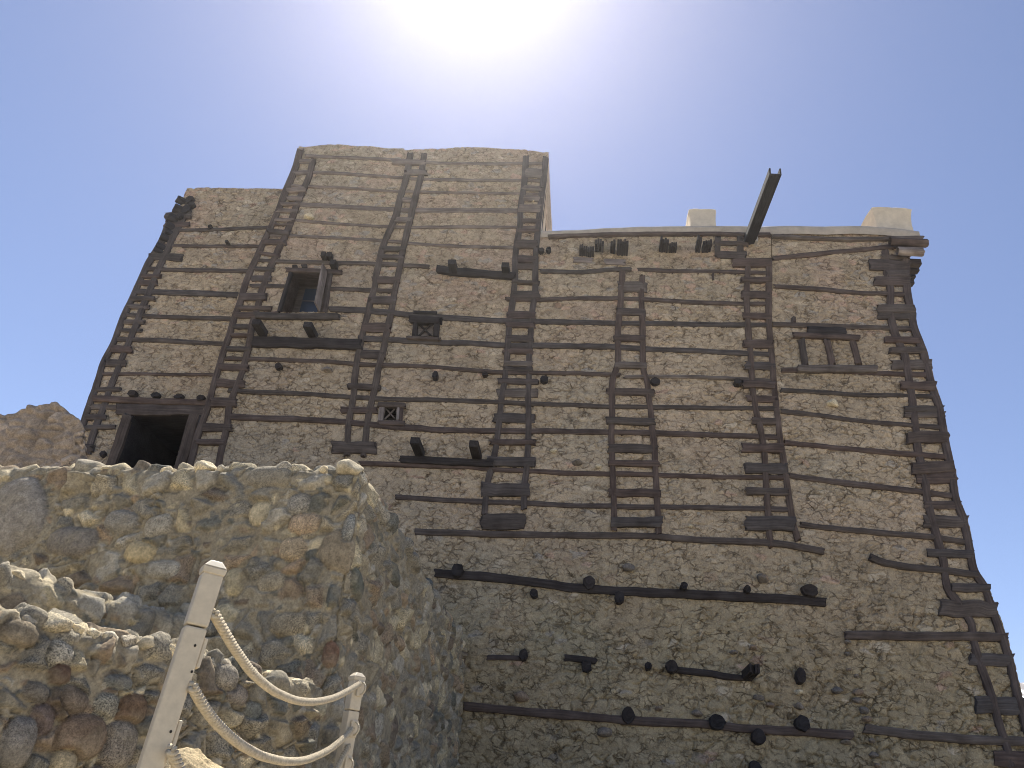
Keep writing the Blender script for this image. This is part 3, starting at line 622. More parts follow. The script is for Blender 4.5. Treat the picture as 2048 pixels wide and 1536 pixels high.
# inner casement, dark panes
q = [PB.hit(*map(np.array, p), -.5) for p in ((611, 577), (640, 578), (634, 626), (598, 626))]
mb = MB(); mb.add(q, [(3, 2, 1, 0)]); mb.build('pane', M_GLASS, win)
mb = timber([(604, 601), (634, 602)], 1.5, PB, -.47, .01); mb.build('glazing_bar', M_GREY, win)
a0, a1 = (PB.hit(*map(np.array, p), .01) for p in ((655, 545), (640, 624)))
mb = MB(); mb.box(a1 + PB.h * -.03, PB.h * .035, -PB.k * .30, (a0 - a1)); mb.build('shutter', M_GREY, win, bevel=.006)
a0, a1 = (PB.hit(*map(np.array, p), .01) for p in ((584, 540), (559, 624)))
beam('jamb', 'p', [(661, 538), (648, 625)], 10, PB, M_WOOD, win, .04)
beam('jamb', 'p', [(582, 540), (556, 625)], 7, PB, M_DARK, win, .03)
beam('lintel', '3', [(350, 1322), (600, 1330), (945, 1348)], 42, PB, M_WOOD, win, .05)
beam('sill', '4', [(40, 350), (300, 363), (600, 365), (912, 365)], 62, PB, M_WOOD, win, .06)
for x, y in ((460, 1290), (555, 1285)): beam('packing_block', '3', [(x - 30, y), (x + 30, y)], 34, PB, M_DARK, win, .04)

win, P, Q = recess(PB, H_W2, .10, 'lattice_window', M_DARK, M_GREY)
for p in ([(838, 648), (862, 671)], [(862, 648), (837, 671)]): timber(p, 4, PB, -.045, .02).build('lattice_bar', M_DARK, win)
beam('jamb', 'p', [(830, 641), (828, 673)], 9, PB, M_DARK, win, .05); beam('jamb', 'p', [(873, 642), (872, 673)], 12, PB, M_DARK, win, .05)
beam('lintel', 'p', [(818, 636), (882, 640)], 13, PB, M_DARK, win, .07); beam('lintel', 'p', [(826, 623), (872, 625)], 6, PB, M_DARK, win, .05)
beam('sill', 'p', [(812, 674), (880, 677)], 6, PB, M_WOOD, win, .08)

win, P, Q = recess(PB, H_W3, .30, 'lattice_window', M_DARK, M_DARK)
for p in ([(622, 492), (700, 582)], [(702, 492), (616, 582)]): timber(ZL('z6', p), 2.6, PB, -.03, .02).build('lattice_bar', M_GREY, win)
beam('jamb', 'z6', [(598, 480), (588, 590)], 42, PB, M_GREY, win, .035); beam('jamb', 'z6', [(718, 485), (712, 590)], 24, PB, M_GREY, win, .04); beam('jamb', 'z6', [(745, 478), (735, 600)], 24, PB, M_WOOD, win, .03)
beam('lintel', 'z6', [(560, 468), (770, 472)], 38, PB, M_WOOD, win, .05); beam('sill', 'z6', [(570, 600), (770, 606)], 34, PB, M_WOOD, win, .05)

# blocked window of the right bay
win = empty('blocked_window', (0, 0, 0)); win.parent = FORT; win.location = Vector(PC.hit(*map(np.array, Z('c1', 800, 1350))).tolist()) - Vector(FORT.location)
for q in ([(530, 1200), (570, 1480)], [(790, 1210), (850, 1480)], [(1050, 1210), (1120, 1480)]): beam('stud', 'c1', q, 70, PC, M_WOOD, win, .03)
beam('lintel', 'c1', [(440, 1170), (800, 1185), (1125, 1198)], 52, PC, M_WOOD, win, .05)
beam('header_board', 'c1', [(588, 1118), (985, 1128)], 78, PC, M_DARK, win, .035)
beam('sill', 'c2', [(175, 180), (600, 185), (1000, 185)], 74, PC, M_WOOD, win, .06)

# doorway of the left bay
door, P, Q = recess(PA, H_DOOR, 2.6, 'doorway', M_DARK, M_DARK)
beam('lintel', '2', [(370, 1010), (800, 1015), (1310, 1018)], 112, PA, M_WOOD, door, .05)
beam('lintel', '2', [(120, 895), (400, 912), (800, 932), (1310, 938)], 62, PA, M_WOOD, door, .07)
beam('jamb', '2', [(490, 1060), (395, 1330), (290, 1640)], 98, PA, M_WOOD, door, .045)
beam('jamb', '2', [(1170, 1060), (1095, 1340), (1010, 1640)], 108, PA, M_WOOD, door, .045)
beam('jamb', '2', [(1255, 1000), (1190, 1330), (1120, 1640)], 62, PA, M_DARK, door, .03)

# ------------------------------------------------------------------ parapet, merlons, tower return, spout
def plaster_band(pl, top, drop, thick, name='parapet'):
    u, w = pl.pxuw(top); o = np.argsort(u); u, w = u[o], w[o]
    uu = np.arange(u[0], u[-1], .05); ww = np.interp(uu, u, w); n = len(uu)
    wob = .03 * (fbm(uu * 2.2, uu * 0, 4, 5) - .5); pf = .03 * (fbm(uu * 1.2, uu * 0 + 4, 3, 6) - .5)
    rows = []
    for dz, dd in ((-drop, .025), (-drop * .6, .05), (-.06, .055), (-.015, .04), (.02, .0), (.035, -.08), (.03, -thick), (-drop, -thick)):
        P = pl.at(uu, ww + dz + (wob if dz > -.1 else wob * 0), 0) + pl.n * (dd + (pf if dd > 0 else 0 * pf))[:, None]
        rows.append(P)
    V = np.concatenate(rows); F = []
    for r in range(len(rows) - 1):
        a = np.arange(n - 1) + r * n; F.append(np.stack([a, a + 1, a + n + 1, a + n], -1))
    return mesh_obj(name, V, np.concatenate(F), M_BAND, FORT, True)
plaster_band(PB, [(1082, 464), (1130, 462), (1180, 460), (1230, 457), (1280, 455), (1330, 454), (1380, 453), (1430, 453), (1480, 454), (1536, 455)], .17, .4)
plaster_band(PC, [(1520, 455), (1560, 453), (1600, 453), (1650, 455), (1700, 453), (1755, 455), (1800, 459), (1838, 464)], .22, .4)
def merlon(pl, xl, xr, yb, yt, depth, waist):
    a = pl.hit(np.array(float(xl)), np.array(float(yb))); b = pl.hit(np.array(float(xr)), np.array(float(yb)))
    L = float((b - a) @ pl.h); z0 = a[2] - .12
    H = pl.hit(np.array(float(xl)), np.array(float(yt)))[2] - a[2] + .12
    V = []; F = []; prof = [(0, 1.0), (.12, 1 - waist * .3), (.35, 1 - waist * .9), (.55, 1 - waist), (.75, 1 - waist * .6), (.9, 1.0), (.97, 1.03), (1.0, .98)]
    K = 32
    for t, s in prof:
        for k in range(K):
            an = 2 * pi * k / K; cx_, cy_ = cos(an), sin(an); m = max(abs(cx_), abs(cy_)); cx_, cy_ = cx_ / m, cy_ / m
            rr = (cx_ ** 14 + cy_ ** 14) ** (-1 / 14.); cx_ *= min(1, rr); cy_ *= min(1, rr)
            V.append(a + pl.h * (L / 2 * (1 + cx_ * s)) + pl.k * (.03 + depth / 2 + depth / 2 * cy_ * s + .05 * (z0 + t * H - a[2])) + np.array([0, 0, z0 + t * H - a[2]]) + pl.h * random.uniform(-.006, .006) + pl.k * random.uniform(-.006, .006))
    for r in range(len(prof) - 1):
        for k in range(K):
            k2 = (k + 1) % K; F.append((r * K + k, r * K + k2, (r + 1) * K + k2, (r + 1) * K + k))
    F.append(tuple((len(prof) - 1) * K + k for k in range(K)))
    return mesh_obj('merlon', V, F, M_PLAST, FORT, True, sharp=40)
merlon(PB, 1380, 1436, 456, 415, .6, .04)
merlon(PC, 1757, 1840, 466, 411, 1.0, .10)

# plastered return of the tower above the lower roof
fe = ZL('5', [(1513, 180), (1500, 320), (1485, 500), (1458, 700), (1438, 870), (1430, 960)]); be = ZL('5', [(1519, 200), (1522, 340), (1531, 540), (1548, 740), (1556, 860), (1559, 960)])
def retp(f): 
    r = []
    for (x1, y1), (x2, y2) in zip(fe, be):
        a = PB.hit(np.array(x1), np.array(y1), -.03); b = PB.hit(np.array(x2), np.array(y2), -2.6); r.append(a + (b - a) * f)
    return r
V = []; nf = 24
for i in range(nf + 1):
    for p in retp(i / nf): V.append(p + PB.h * .05 * (random.random() - .5) * (1 if 0 < i < nf else 0))
m = len(fe); F = [(i * m + j, i * m + j + 1, (i + 1) * m + j + 1, (i + 1) * m + j) for i in range(nf) for j in range(m - 1)]
ret = mesh_obj('tower_return', V, F, M_PLAST, FORT, True)
for f in (.10, .38): 
    r = retp(f); mb = MB()
    for a, b in zip(r[:-1], r[1:]): mb.box(a, PB.h * .012, PB.k * .10, (b - a))
    mb.build('timber_strip', M_DARK, ret)

# wooden rain spout: an open channel standing straight out from the wall head
Pb = PB.hit(np.array(1499.), np.array(487.), .0)
r = ray(np.array(1551.), np.array(350.)); zt = Pb[2] - .10; tip = CAMP + r * ((zt - CAMP[2]) / r[2])
d = tip - Pb; d0 = d / np.linalg.norm(d); side = np.cross(d0, [0, 0, 1]); side /= np.linalg.norm(side); up = np.cross(side, d0)
Ls = np.linalg.norm(d); w = .075; mb = MB(); st = Pb - d0 * .4
mb.box(st - side * w, side * 2 * w, d0 * (Ls + .4), up * .035)
for sg in (-1, 1):
    o = st + side * (w if sg > 0 else -w - .03); mb.box(o, side * .03, d0 * (Ls + .4 + .01), up * .15)
mb.build('rain_spout', M_DARK, FORT, bevel=.006)
mb = MB(); mb.box(st + d0 * .36 - side * .14 - up * .02, side * .05, d0 * .16, up * .30); mb.build('spout_bracket', M_METAL, FORT, bevel=.006)

# ------------------------------------------------------------------ rubble stone walls in front
STC = np.array([[.26, .245, .22], [.33, .30, .25], [.21, .205, .195], [.47, .42, .32], [.27, .215, .17], [.145, .15, .145], [.38, .36, .33], [.36, .28, .21], [.17, .14, .12], [.58, .52, .41]])
STW = np.cumsum([.22, .17, .14, .12, .06, .07, .09, .04, .05, .04])
MORT = np.array([.305, .272, .22]); TONE_ST = np.array([1.24, 1.18, 1.0])
def boulders(s, v, seed, size, big=()):
    wx = s + .05 * (fbm(s * 5, v * 5, 3, seed) - .5) * 2; wy = v + .05 * (fbm(s * 5 + 7, v * 5, 3, seed + 2) - .5) * 2
    f, e, ci, cj, rx, ry = worley(wx / size, wy / (size * .78), seed + 5, .9)
    a, b, c0, dd = h2(ci, cj, seed + 1), h2(ci, cj, seed + 2), h2(ci, cj, seed + 3), h2(ci, cj, seed + 4)
    thr = .03 + .12 * b
    dome = np.clip((e - thr) / (.10 + .16 * h2(ci, cj, seed + 8)), 0, 1) ** .6; pres = (a > .07)
    tilt = (rx * (c0 - .5) + ry * (dd - .62)) * .15
    mort = .03 * (fbm(s * 7, v * 7, 4, seed + 9) - .5) + .018 - .034 * np.exp(-((e - thr) / .04) ** 2) * sst(.40, .5, fbm(s * 4, v * 4, 2, seed + 14)) + .03 * (fbm(s * 1.8, v * 1.8, 3, seed + 12) - .35)
    hs = np.where(pres, (.004 + .058 * dome * (.5 + .8 * c0)) + tilt * dome + .010 * (fbm(s * 16, v * 16, 3, seed + 20) - .5) * 2, -1.0)
    hs = np.where(e > thr, hs, -.02)
    # small fillers in the mortar
    f2, e2, ki, kj, _, _ = worley(wx / (size * .42) + 5, wy / (size * .34), seed + 31, .9)
    a2 = h2(ki, kj, seed + 32); hf = np.where((a2 > .45) & (e2 > .12), .012 + .03 * np.sqrt(np.clip((e2 - .12) / .3, 0, 1)), -1.0)
    H = mort.copy(); C = np.ones(s.shape + (4,)); C[..., :3] = MORT * (.82 + .36 * fbm(s * 3, v * 3, 3, seed + 40))[..., None]; C[..., 3] = .08
    def put(hh, pick, spk):
        nonlocal H, C
        m = sst(-.004, .006, hh - H); col = STC[np.minimum(np.searchsorted(STW, pick), 9)]
        C[..., :3] = C[..., :3] * (1 - m[..., None]) + col * m[..., None]; C[..., 3] = C[..., 3] * (1 - m) + spk * m
        H = np.maximum(H, hh)
    put(hf, h2(ki, kj, seed + 33), .35 * h2(ki, kj, seed + 34))
    put(hs, h2(ci, cj, seed + 6), np.where(h2(ci, cj, seed + 7) > .5, .85, .25))
    for bs, bv, r1, r2, ang, hh, col, spk in big:
        x = (s - bs) * cos(ang) + (v - bv) * sin(ang); y = -(s - bs) * sin(ang) + (v - bv) * cos(ang)
        wob = 1 + .22 * (fbm(s * 6 + bs * 9, v * 6, 3, seed + 55) - .5)
        q = (np.abs(x / r1) ** 2.6 + np.abs(y / r2) ** 2.6) ** (1 / 2.6) * wob
        hb = np.where(q < 1, hh * np.sqrt(np.clip(1 - q ** 2.5, 0, 1)) + .02, -1)
        m = sst(1.0, .96, q) if False else (q < 1).astype(float)
        near = sst(1.18, 1.0, q) if False else np.clip((1.18 - q) / .18, 0, 1) * (q >= 1)
        H = H * (1 - near) + np.minimum(H, .02) * near
        C[..., :3] = C[..., :3] * (1 - m[..., None]) + np.array(col) * m[..., None]; C[..., 3] = C[..., 3] * (1 - m) + spk * m
        H = np.where(q < 1, np.maximum(np.minimum(H, hb), hb), H)
    sm = (sst(.42, .68, fbm(s * 9, v * 9, 4, seed + 61)) * .38 + .03)[..., None]                       # mortar smeared over the stones
    C[..., :3] = (C[..., :3] * (1 - sm) + MORT * .95 * sm) * TONE_ST; C[..., 3:] = C[..., 3:] * (1 - sm)
    return H, C
def stone_wall(name, path, z0, ztop, seed, size, res, label, batter=.06, rnd=.10, tdepth=.45, bigpx=(), topz=None, corner_r=.25):
    """rubble wall along a plan path (outer face on the right-hand side of travel), rounded over its top"""
    pts = [np.array(p, float) for p in path]
    fine = []                                                              # plan path with rounded corners
    for i, p in enumerate(pts):
        if 0 < i < len(pts) - 1:
            a = pts[i - 1] - p; b = pts[i + 1] - p; a /= np.linalg.norm(a); b /= np.linalg.norm(b)
            for t in np.linspace(0, 1, 9): fine.append((p + a * corner_r) * (1 - t) ** 2 + p * 2 * t * (1 - t) + (p + b * corner_r) * t * t)
        else: fine.append(p)
    fine = np.array(fine); cs = np.concatenate([[0], np.cumsum(np.linalg.norm(np.diff(fine, axis=0), axis=1))])
    s = np.arange(0, cs[-1], res); X = np.interp(s, cs, fine[:, 0]); Y = np.interp(s, cs, fine[:, 1])
    tx = np.gradient(X, s); ty = np.gradient(Y, s)
    k = max(3, int(.12 / res)); ker = np.ones(2 * k + 1) / (2 * k + 1)
    tx = np.convolve(np.pad(tx, k, 'edge'), ker, 'valid'); ty = np.convolve(np.pad(ty, k, 'edge'), ker, 'valid'); l = np.hypot(tx, ty)
    nx, ny = ty / l, -tx / l                                                # outward normal
    zt = np.interp(s, np.linspace(0, s[-1], len(ztop)) if topz is None else topz, ztop) + .10 * (fbm(s * 1.3, s * 0, 4, seed + 70) - .5)
    v1 = np.arange(0, 1, res / (float(np.mean(ztop)) - z0)); nv1 = len(v1)
    na = max(6, int(rnd * 1.57 / res)); nt_ = int(tdepth / res)
    hgt = float(np.mean(ztop)) - z0
    prof = [(0.0, t, 0.0) for t in v1] + [(1 - cos(a), 1.0, a) for a in np.linspace(0, pi / 2, na)] + [(2.0 + i * res, 1.0, pi / 2) for i in range(1, nt_)]
    V = np.zeros((len(prof), len(s), 3)); NN = np.zeros_like(V); SS = np.zeros((len(prof), len(s))); VVv = np.zeros_like(SS); arc = 0
    for i, (o, t, a) in enumerate(prof):
        face = zt - rnd
        z = z0 + t * (face - z0) + (rnd * sin(a) if a > 0 else 0)
        inn = batter * (z - z0)
        if a > 0: inn = inn + (rnd * (1 - cos(a)) if a < pi / 2 - 1e-6 else rnd + max(0, o - 2.0))
        V[i, :, 0] = X - nx * inn; V[i, :, 1] = Y - ny * inn; V[i, :, 2] = z
        NN[i, :, 0] = nx * cos(a); NN[i, :, 1] = ny * cos(a); NN[i, :, 2] = sin(a) + .02
        SS[i] = s
        VVv[i] = (z if a == 0 else face + rnd * a + max(0, o - 2.0 if o > 2 else 0))
    big = []
    if bigpx:
        A = V[:nv1].reshape(-1, 3); ppx, ppy = proj(A); dep = (A - CAMP) @ F_
        for x, y, r1, r2, ang, hh, col, spk in bigpx:
            j = int(np.argmin((ppx - x) ** 2 + (ppy - y) ** 2)); sc = dep[j] / FPX
            big.append((SS[:nv1].ravel()[j], VVv[:nv1].ravel()[j], r1 * sc, r2 * sc * 1.1, radians(ang), hh, col, spk))
    H, C = boulders(SS, VVv, seed, size, big)
    P = V + NN * H[..., None]
    n1, n2 = SS.shape; idx = np.arange(n1 * n2).reshape(n1, n2)
    q = np.stack([idx[:-1, :-1], idx[:-1, 1:], idx[1:, 1:], idx[1:, :-1]], -1).reshape(-1, 4)
    # back and end faces close the wall
    last = idx[-1]; base = n1 * n2; Bk = P[-1].copy(); Bk[:, 2] = z0
    q2 = np.stack([last[:-1], last[1:], base + np.arange(1, n2), base + np.arange(n2 - 1)], -1)
    VV = np.concatenate([P.reshape(-1, 3), Bk]); CC = np.concatenate([C.reshape(-1, 4), C[-1]]); ends = []
    for col in (0, n2 - 1):                                                 # close the two ends
        b = len(VV); ev = np.repeat(P[-1, col][None, :], n1, 0); ev[:, 2] = P[:, col, 2]; VV = np.concatenate([VV, P[:, col], ev]); CC = np.concatenate([CC, C[:, col], C[:, col]])
        a_ = np.arange(b, b + n1); e_ = a_ + n1; qq = np.stack([a_[:-1], e_[:-1], e_[1:], a_[1:]], -1); ends.append(qq if col else qq[:, ::-1])
    o = mesh_obj(name, VV, np.concatenate([q, q2] + ends), M_STONE, None, True, {'Col': ('FLOAT_COLOR', CC)})
    tag(o, *label)
    return o, V, NN, prof
def rock(name, c, r, seed, mat_col, spk, parent=None, flat=.75, sub=4):
    bm = bmesh.new(); bmesh.ops.create_icosphere(bm, subdivisions=sub, radius=1.0)
    V = np.array([v.co[:] for v in bm.verts]); F = np.array([[v.index for v in f.verts] for f in bm.faces]); bm.free()
    rg = np.random.RandomState(seed)
    for _ in range(9):                                                      # knock flats off the ball
        d = rg.normal(size=3); d /= np.linalg.norm(d); m = V @ d; t = rg.uniform(.55, .85); V = V - np.outer(np.clip(m - t, 0, 9) * .85, d)
    nz = 1 + .16 * (fbm(V[:, 0] * 2 + seed, V[:, 1] * 2 + V[:, 2] * 1.7, 4, seed) - .5) * 2 + .05 * (fbm(V[:, 0] * 7 + seed, V[:, 1] * 7 + V[:, 2] * 6, 3, seed + 5) - .5) * 2
    V = V * nz[:, None]
    a = rg.uniform(0, 6.28); ca, sa = cos(a), sin(a)
    V = V * np.array([1.0, rg.uniform(.75, 1.0), flat]); V = V @ np.array([[ca, -sa, 0], [sa, ca, 0], [0, 0, 1]]).T
    V = V * r + np.array(c)
    C = np.tile(np.array([*(np.array(mat_col) * TONE_ST * 1.2), spk]), (len(V), 1))
    return mesh_obj(name, V, F, M_STONE, parent, True, {'Col': ('FLOAT_COLOR', C)})
def cope(wall, V, NN, prof, xs, seed):
    """loose coping stones bedded on the wall's rounded top, at picture columns xs"""
    na = [i for i, p in enumerate(prof) if p[2] > .75 and p[2] < .95][0]
    px, py = proj(V[na])
    for i, (x, rpx) in enumerate(xs):
        j = int(np.argmin(np.abs(px - x) + (py - py.min()) * .0)); dep = float((V[na, j] - CAMP) @ F_)
        r = rpx * dep / FPX
        col = np.array([[.42, .38, .31], [.52, .47, .38], [.36, .33, .29], [.55, .48, .36], [.46, .43, .38]][(i * 3 + seed) % 5])  # pale picks: brightness of the sunlit rims put into the stone colour
        rock('coping_stone', V[na, j] + NN[na, j] * r * .12 + np.array([0, 0, r * .10]), r, seed * 31 + i, col, .7 if i % 2 else .25, wall, .7, 3)

ZB = 1.6
def dk(c): return tuple(c)
BIG1 = [(705, 1168, 40, 24, -25, .06, (.13, .14, .13), .3), (525, 1030, 22, 24, 10, .05, (.50, .44, .33), .15), (612, 1050, 34, 20, 0, .05, (.42, .33, .25), .9), (283, 1105, 34, 20, -10, .05, (.50, .42, .28), .1),
        (590, 1100, 30, 22, 0, .045, (.40, .33, .25), .8), (330, 1140, 36, 18, 0, .05, (.40, .38, .35), .95), (40, 1030, 60, 75, 30, .10, (.30, .28, .27), .4), (150, 1085, 60, 28, 0, .07, (.22, .205, .20), .4),
        (600, 1010, 24, 22, 0, .05, (.30, .29, .28), .95), (685, 1105, 60, 38, -15, .05, (.27, .23, .18), .3), (245, 1045, 38, 22, -10, .06, (.27, .26, .25), .8), (540, 935, 45, 22, 0, .05, (.27, .25, .22), .5), (700, 1055, 24, 26, 0, .04, (.25, .26, .27), .95),
        (470, 1165, 18, 26, 20, .05, (.48, .42, .30), .3), (545, 1165, 30, 18, 10, .04, (.36, .32, .26), .8), (580, 1250, 40, 22, 5, .045, (.34, .30, .24), .9), (660, 1310, 26, 22, 0, .05, (.20, .12, .09), .3), (320, 1052, 30, 22, 20, .05, (.36, .34, .31), .8)]
P1L = (-6.9, 7.24); P1C = (-1.02, 5.86); P1F = (-.12, 12.0)
w1, V1, N1, pr1 = stone_wall('stone_terrace_wall', [P1L, P1C, P1F], ZB - .9, [ZB + 2.66, ZB + 2.57, ZB + 2.54, ZB + 2.52, ZB + 2.36], 500, .25, .0135,
    ('tall rubble stone terrace wall with a rounded corner, below the fort doorway', 'stone wall', 'rubble terrace walls'), bigpx=BIG1, topz=[0, 3, 5.9, 6.6, 12.2], corner_r=.3)
cope(w1, V1, N1, pr1, [(335, 18), (410, 25), (445, 14), (568, 22), (700, 32), (650, 15), (215, 15)], 3)
P2L = (-6.0, 1.64); P2R = (-1.9, 6.3)
w2, V2, N2, pr2 = stone_wall('stone_terrace_wall', [P2L, P2R], ZB - .9, [ZB + 1.2, ZB + 1.18, ZB + 1.16], 640, .22, .0125,
    ('middle rubble stone step wall tucked between the tall wall and the lowest wall', 'stone wall', 'rubble terrace walls'), tdepth=.5)
cope(w2, V2, N2, pr2, [(38, 20), (70, 14), (235, 12)], 5)
BIG3 = [(110, 1310, 30, 24, -20, .04, (.34, .33, .31), .95), (35, 1260, 40, 20, 0, .05, (.20, .17, .14), .4), (112, 1350, 22, 18, 10, .035, (.13, .085, .07), .3), (230, 1365, 30, 13, 0, .035, (.17, .18, .19), .5), (255, 1420, 34, 26, 15, .04, (.16, .11, .08), .35),
        (75, 1440, 26, 26, 0, .04, (.16, .13, .13), .4), (205, 1415, 26, 24, 10, .04, (.25, .245, .225), .95), (65, 1385, 26, 16, -10, .04, (.17, .16, .155), .5), (140, 1400, 34, 22, -20, .04, (.18, .15, .13), .4), (230, 1490, 40, 38, 0, .05, (.22, .20, .19), .9), (155, 1475, 52, 40, 10, .06, (.20, .15, .12), .4),
        (25, 1490, 34, 45, 0, .06, (.22, .21, .21), .5), (120, 1528, 28, 24, 0, .05, (.40, .34, .24), .4), (470, 1390, 26, 18, -10, .03, (.22, .20, .19), .6), (500, 1420, 22, 16, 0, .03, (.17, .18, .18), .5), (450, 1340, 30, 20, 0, .04, (.28, .26, .24), .8)]
P3L = (-4.9, -.28); P3R = (-.93, 4.93)
w3, V3, N3, pr3 = stone_wall('stone_terrace_wall', [P3L, P3R], ZB - 1.0, [ZB + .74, ZB + .70, ZB + .67, ZB + .64, ZB + .66], 780, .155, .0085,
    ('lowest rubble stone wall with sunlit cobbles along its top, behind the near post', 'stone wall', 'rubble terrace walls'), bigpx=BIG3, rnd=.07, tdepth=.4, topz=[0, 3.2, 4.3, 5.4, 6.55])
cope(w3, V3, N3, pr3, [(60, 24), (105, 38), (150, 20), (185, 18), (215, 20), (250, 24), (290, 30), (330, 30), (360, 24), (420, 18), (445, 22), (500, 20), (540, 24), (590, 16)], 7)

# ------------------------------------------------------------------ rough peaked wall at the far left
PR = Plane((-5.2, 9.3, 0), -12, .10)
top = [(-160, 860), (-60, 838), (0, 832), (30, 826), (55, 820), (85, 814), (110, 807), (122, 812), (128, 818), (145, 829), (158, 838), (166, 848), (172, 866), (176, 900), (178, 940)]
u, w = PR.pxuw(top); uu = np.arange(u.min(), u.max(), .02); wt = np.interp(uu, u, w) + .05 * (fbm(uu * 5, uu * 0, 3, 8) - .5); z0 = ZB + 2.0
tt = np.linspace(0, 1, 110)[:, None]; UU = np.tile(uu, (110, 1)); WW = z0 + tt * (wt - z0)[None, :]
D = .09 * (fbm(UU * 1.6, WW * 1.6, 5, 33) - .5) * 2 + .05 * (fbm(UU * 7, WW * 7, 4, 35) - .5); D *= np.clip((uu[-1] - UU) / .3, .15, 1)
C = np.ones(UU.shape + (4,)); C[..., :3] = np.array([.43, .345, .26]) * (.7 + .6 * fbm(UU * 2.5, WW * 2.5, 4, 36))[..., None]
f_, e_, ci, cj, _, _ = worley(UU / .26 + .3 * fbm(UU * 4, WW * 4, 3, 39), WW / .15, 38); D += .06 * sst(0, .25, e_) * (.4 + h2(ci, cj, 5)); C[..., :3] *= (.8 + .4 * h2(ci, cj, 3))[..., None]; C[..., 3] = .3
Pm = PR.at(UU, WW, D); n1, n2 = UU.shape; idx = np.arange(n1 * n2).reshape(n1, n2)
q = [np.stack([idx[:-1, :-1], idx[:-1, 1:], idx[1:, 1:], idx[1:, :-1]], -1).reshape(-1, 4)]
bk = Pm[-1] + PR.k * .55 - PR.h * .5 - np.array([0, 0, .15]); b0 = n1 * n2; bk2 = bk.copy(); bk2[:, 2] = z0
q.append(np.stack([idx[-1][:-1], idx[-1][1:], b0 + np.arange(1, n2), b0 + np.arange(n2 - 1)], -1))
q.append(np.stack([b0 + np.arange(n2 - 1), b0 + np.arange(1, n2), b0 + n2 + np.arange(1, n2), b0 + n2 + np.arange(n2 - 1)], -1))
o = mesh_obj('ruined_wall', np.concatenate([Pm.reshape(-1, 3), bk, bk2]), np.concatenate(q), M_STONE, None, True, {'Col': ('FLOAT_COLOR', np.concatenate([C.reshape(-1, 4), C[-1], C[-1]]))})
tag(o, 'rough brown peaked remnant of a wall standing left of the fort', 'ruined wall')

# ------------------------------------------------------------------ rope posts and ropes
def on_vertical(px, py, Y=None, X=None):
    r = ray(np.array(float(px)), np.array(float(py)))
    t = (Y - CAMP[1]) / r[1]; return CAMP + r * t
def post(name, topx, topy, botx, boty, Y, side, rot, lean_to, label, clips, clip_rot, holes=(), eyes=False):
    tp = on_vertical(topx, topy, Y); bt = on_vertical(botx, boty, Y)
    ax = (tp - bt) / np.linalg.norm(tp - bt); foot = tp - ax * (tp[2] - lean_to) / ax[2]
    e = empty(name, foot.tolist()); tag(e, *label)
    a0 = np.array([cos(rot), sin(rot), 0]); a0 -= ax * (a0 @ ax); a0 /= np.linalg.norm(a0); b0 = np.cross(ax, a0)
    Ltot = np.linalg.norm(tp - foot); hs = side / 2
    def prism(z1, z2, h1, h2, mb, capz=None):
        V = [foot + ax * z1 + a0 * h1 * i + b0 * h1 * j for i, j in ((-1, -1), (1, -1), (1, 1), (-1, 1))] + [foot + ax * z2 + a0 * h2 * i + b0 * h2 * j for i, j in ((-1, -1), (1, -1), (1, 1), (-1, 1))]
        mb.add(V, [(3, 2, 1, 0), (4, 5, 6, 7), (0, 1, 5, 4), (1, 2, 6, 5), (2, 3, 7, 6), (3, 0, 4, 7)])
    mb = MB(); prism(0, Ltot - .215, hs, hs, mb); sh = mb.build('shaft', M_POST, e, bevel=.007)
    mb = MB(); prism(Ltot - .211, Ltot - .045, hs * 1.0, hs * .985, mb); mb.build('head_block', M_POST, e, bevel=.007)
    mb = MB(); prism(Ltot - .047, Ltot - .025, hs * 1.04, hs * 1.12, mb); prism(Ltot - .0249, Ltot, hs * 1.12, hs * .55, mb); mb.build('cap', M_POST, e, bevel=.004)
    anchors = []
    for z in clips:                                                          # rope clips: a flat plate with an eye
        cdir = a0 * cos(clip_rot) + b0 * sin(clip_rot); cs = np.cross(ax, cdir)
        c = foot + ax * (Ltot - z) + cdir * hs
        mb = MB(); mb.box(c - cs * .026 - ax * .045, cs * .052, cdir * .013, ax * .09); cl = mb.build('rope_clip', M_POST, e, bevel=.004)
        if not eyes: anchors.append(c); continue
        mb = MB()
        for k in range(10):
            an = pi * k / 9; an2 = pi * (k + 1) / 9
            if k == 9: break
            p = c + cdir * (.012 + .03 * sin(an)) - ax * .03 * cos(an); p2 = c + cdir * (.012 + .03 * sin(an2)) - ax * .03 * cos(an2)
            mb.box(p - cs * .005, cs * .01, (p2 - p) * 1.05, np.cross(cs, (p2 - p) / np.linalg.norm(p2 - p)) * .008)
        mb.build('eye', M_POST, cl)
        anchors.append(c + cdir * .03)
    for hx, hz in holes:
        c = foot + ax * (Ltot - hz) - b0 * (hs + .0005) + a0 * hx
        V = [c - b0 * .001] + [c - b0 * .001 + a0 * .0038 * cos(k * pi / 5) + ax * .0045 * sin(k * pi / 5) for k in range(10)]
        mb = MB(); mb.add(V, [(0, k + 1, (k + 1) % 10 + 1) for k in range(10)]); mb.build('screw_head', M_HOLE, sh)
    return e, anchors
Y1, Y2 = 2.54, 4.94
p1, an1 = post('rope_post', 432, 1124, 300, 1536, Y1, .068, radians(28), ZB - .55, ('near beige square post with a peaked cap, in front of the lowest wall', 'post', 'rope barrier posts'), (.285, .525, .72), radians(0), [(.012, .27), (.026, .345), (.02, .515), (.01, .74)])
p2, an2 = post('rope_post', 716, 1346, 690, 1500, Y2, .072, radians(38), ZB - .45, ('far beige post beside the tall wall corner, half sunk in shade', 'post', 'rope barrier posts'), (.09, .31, .50), radians(-75), [], True)
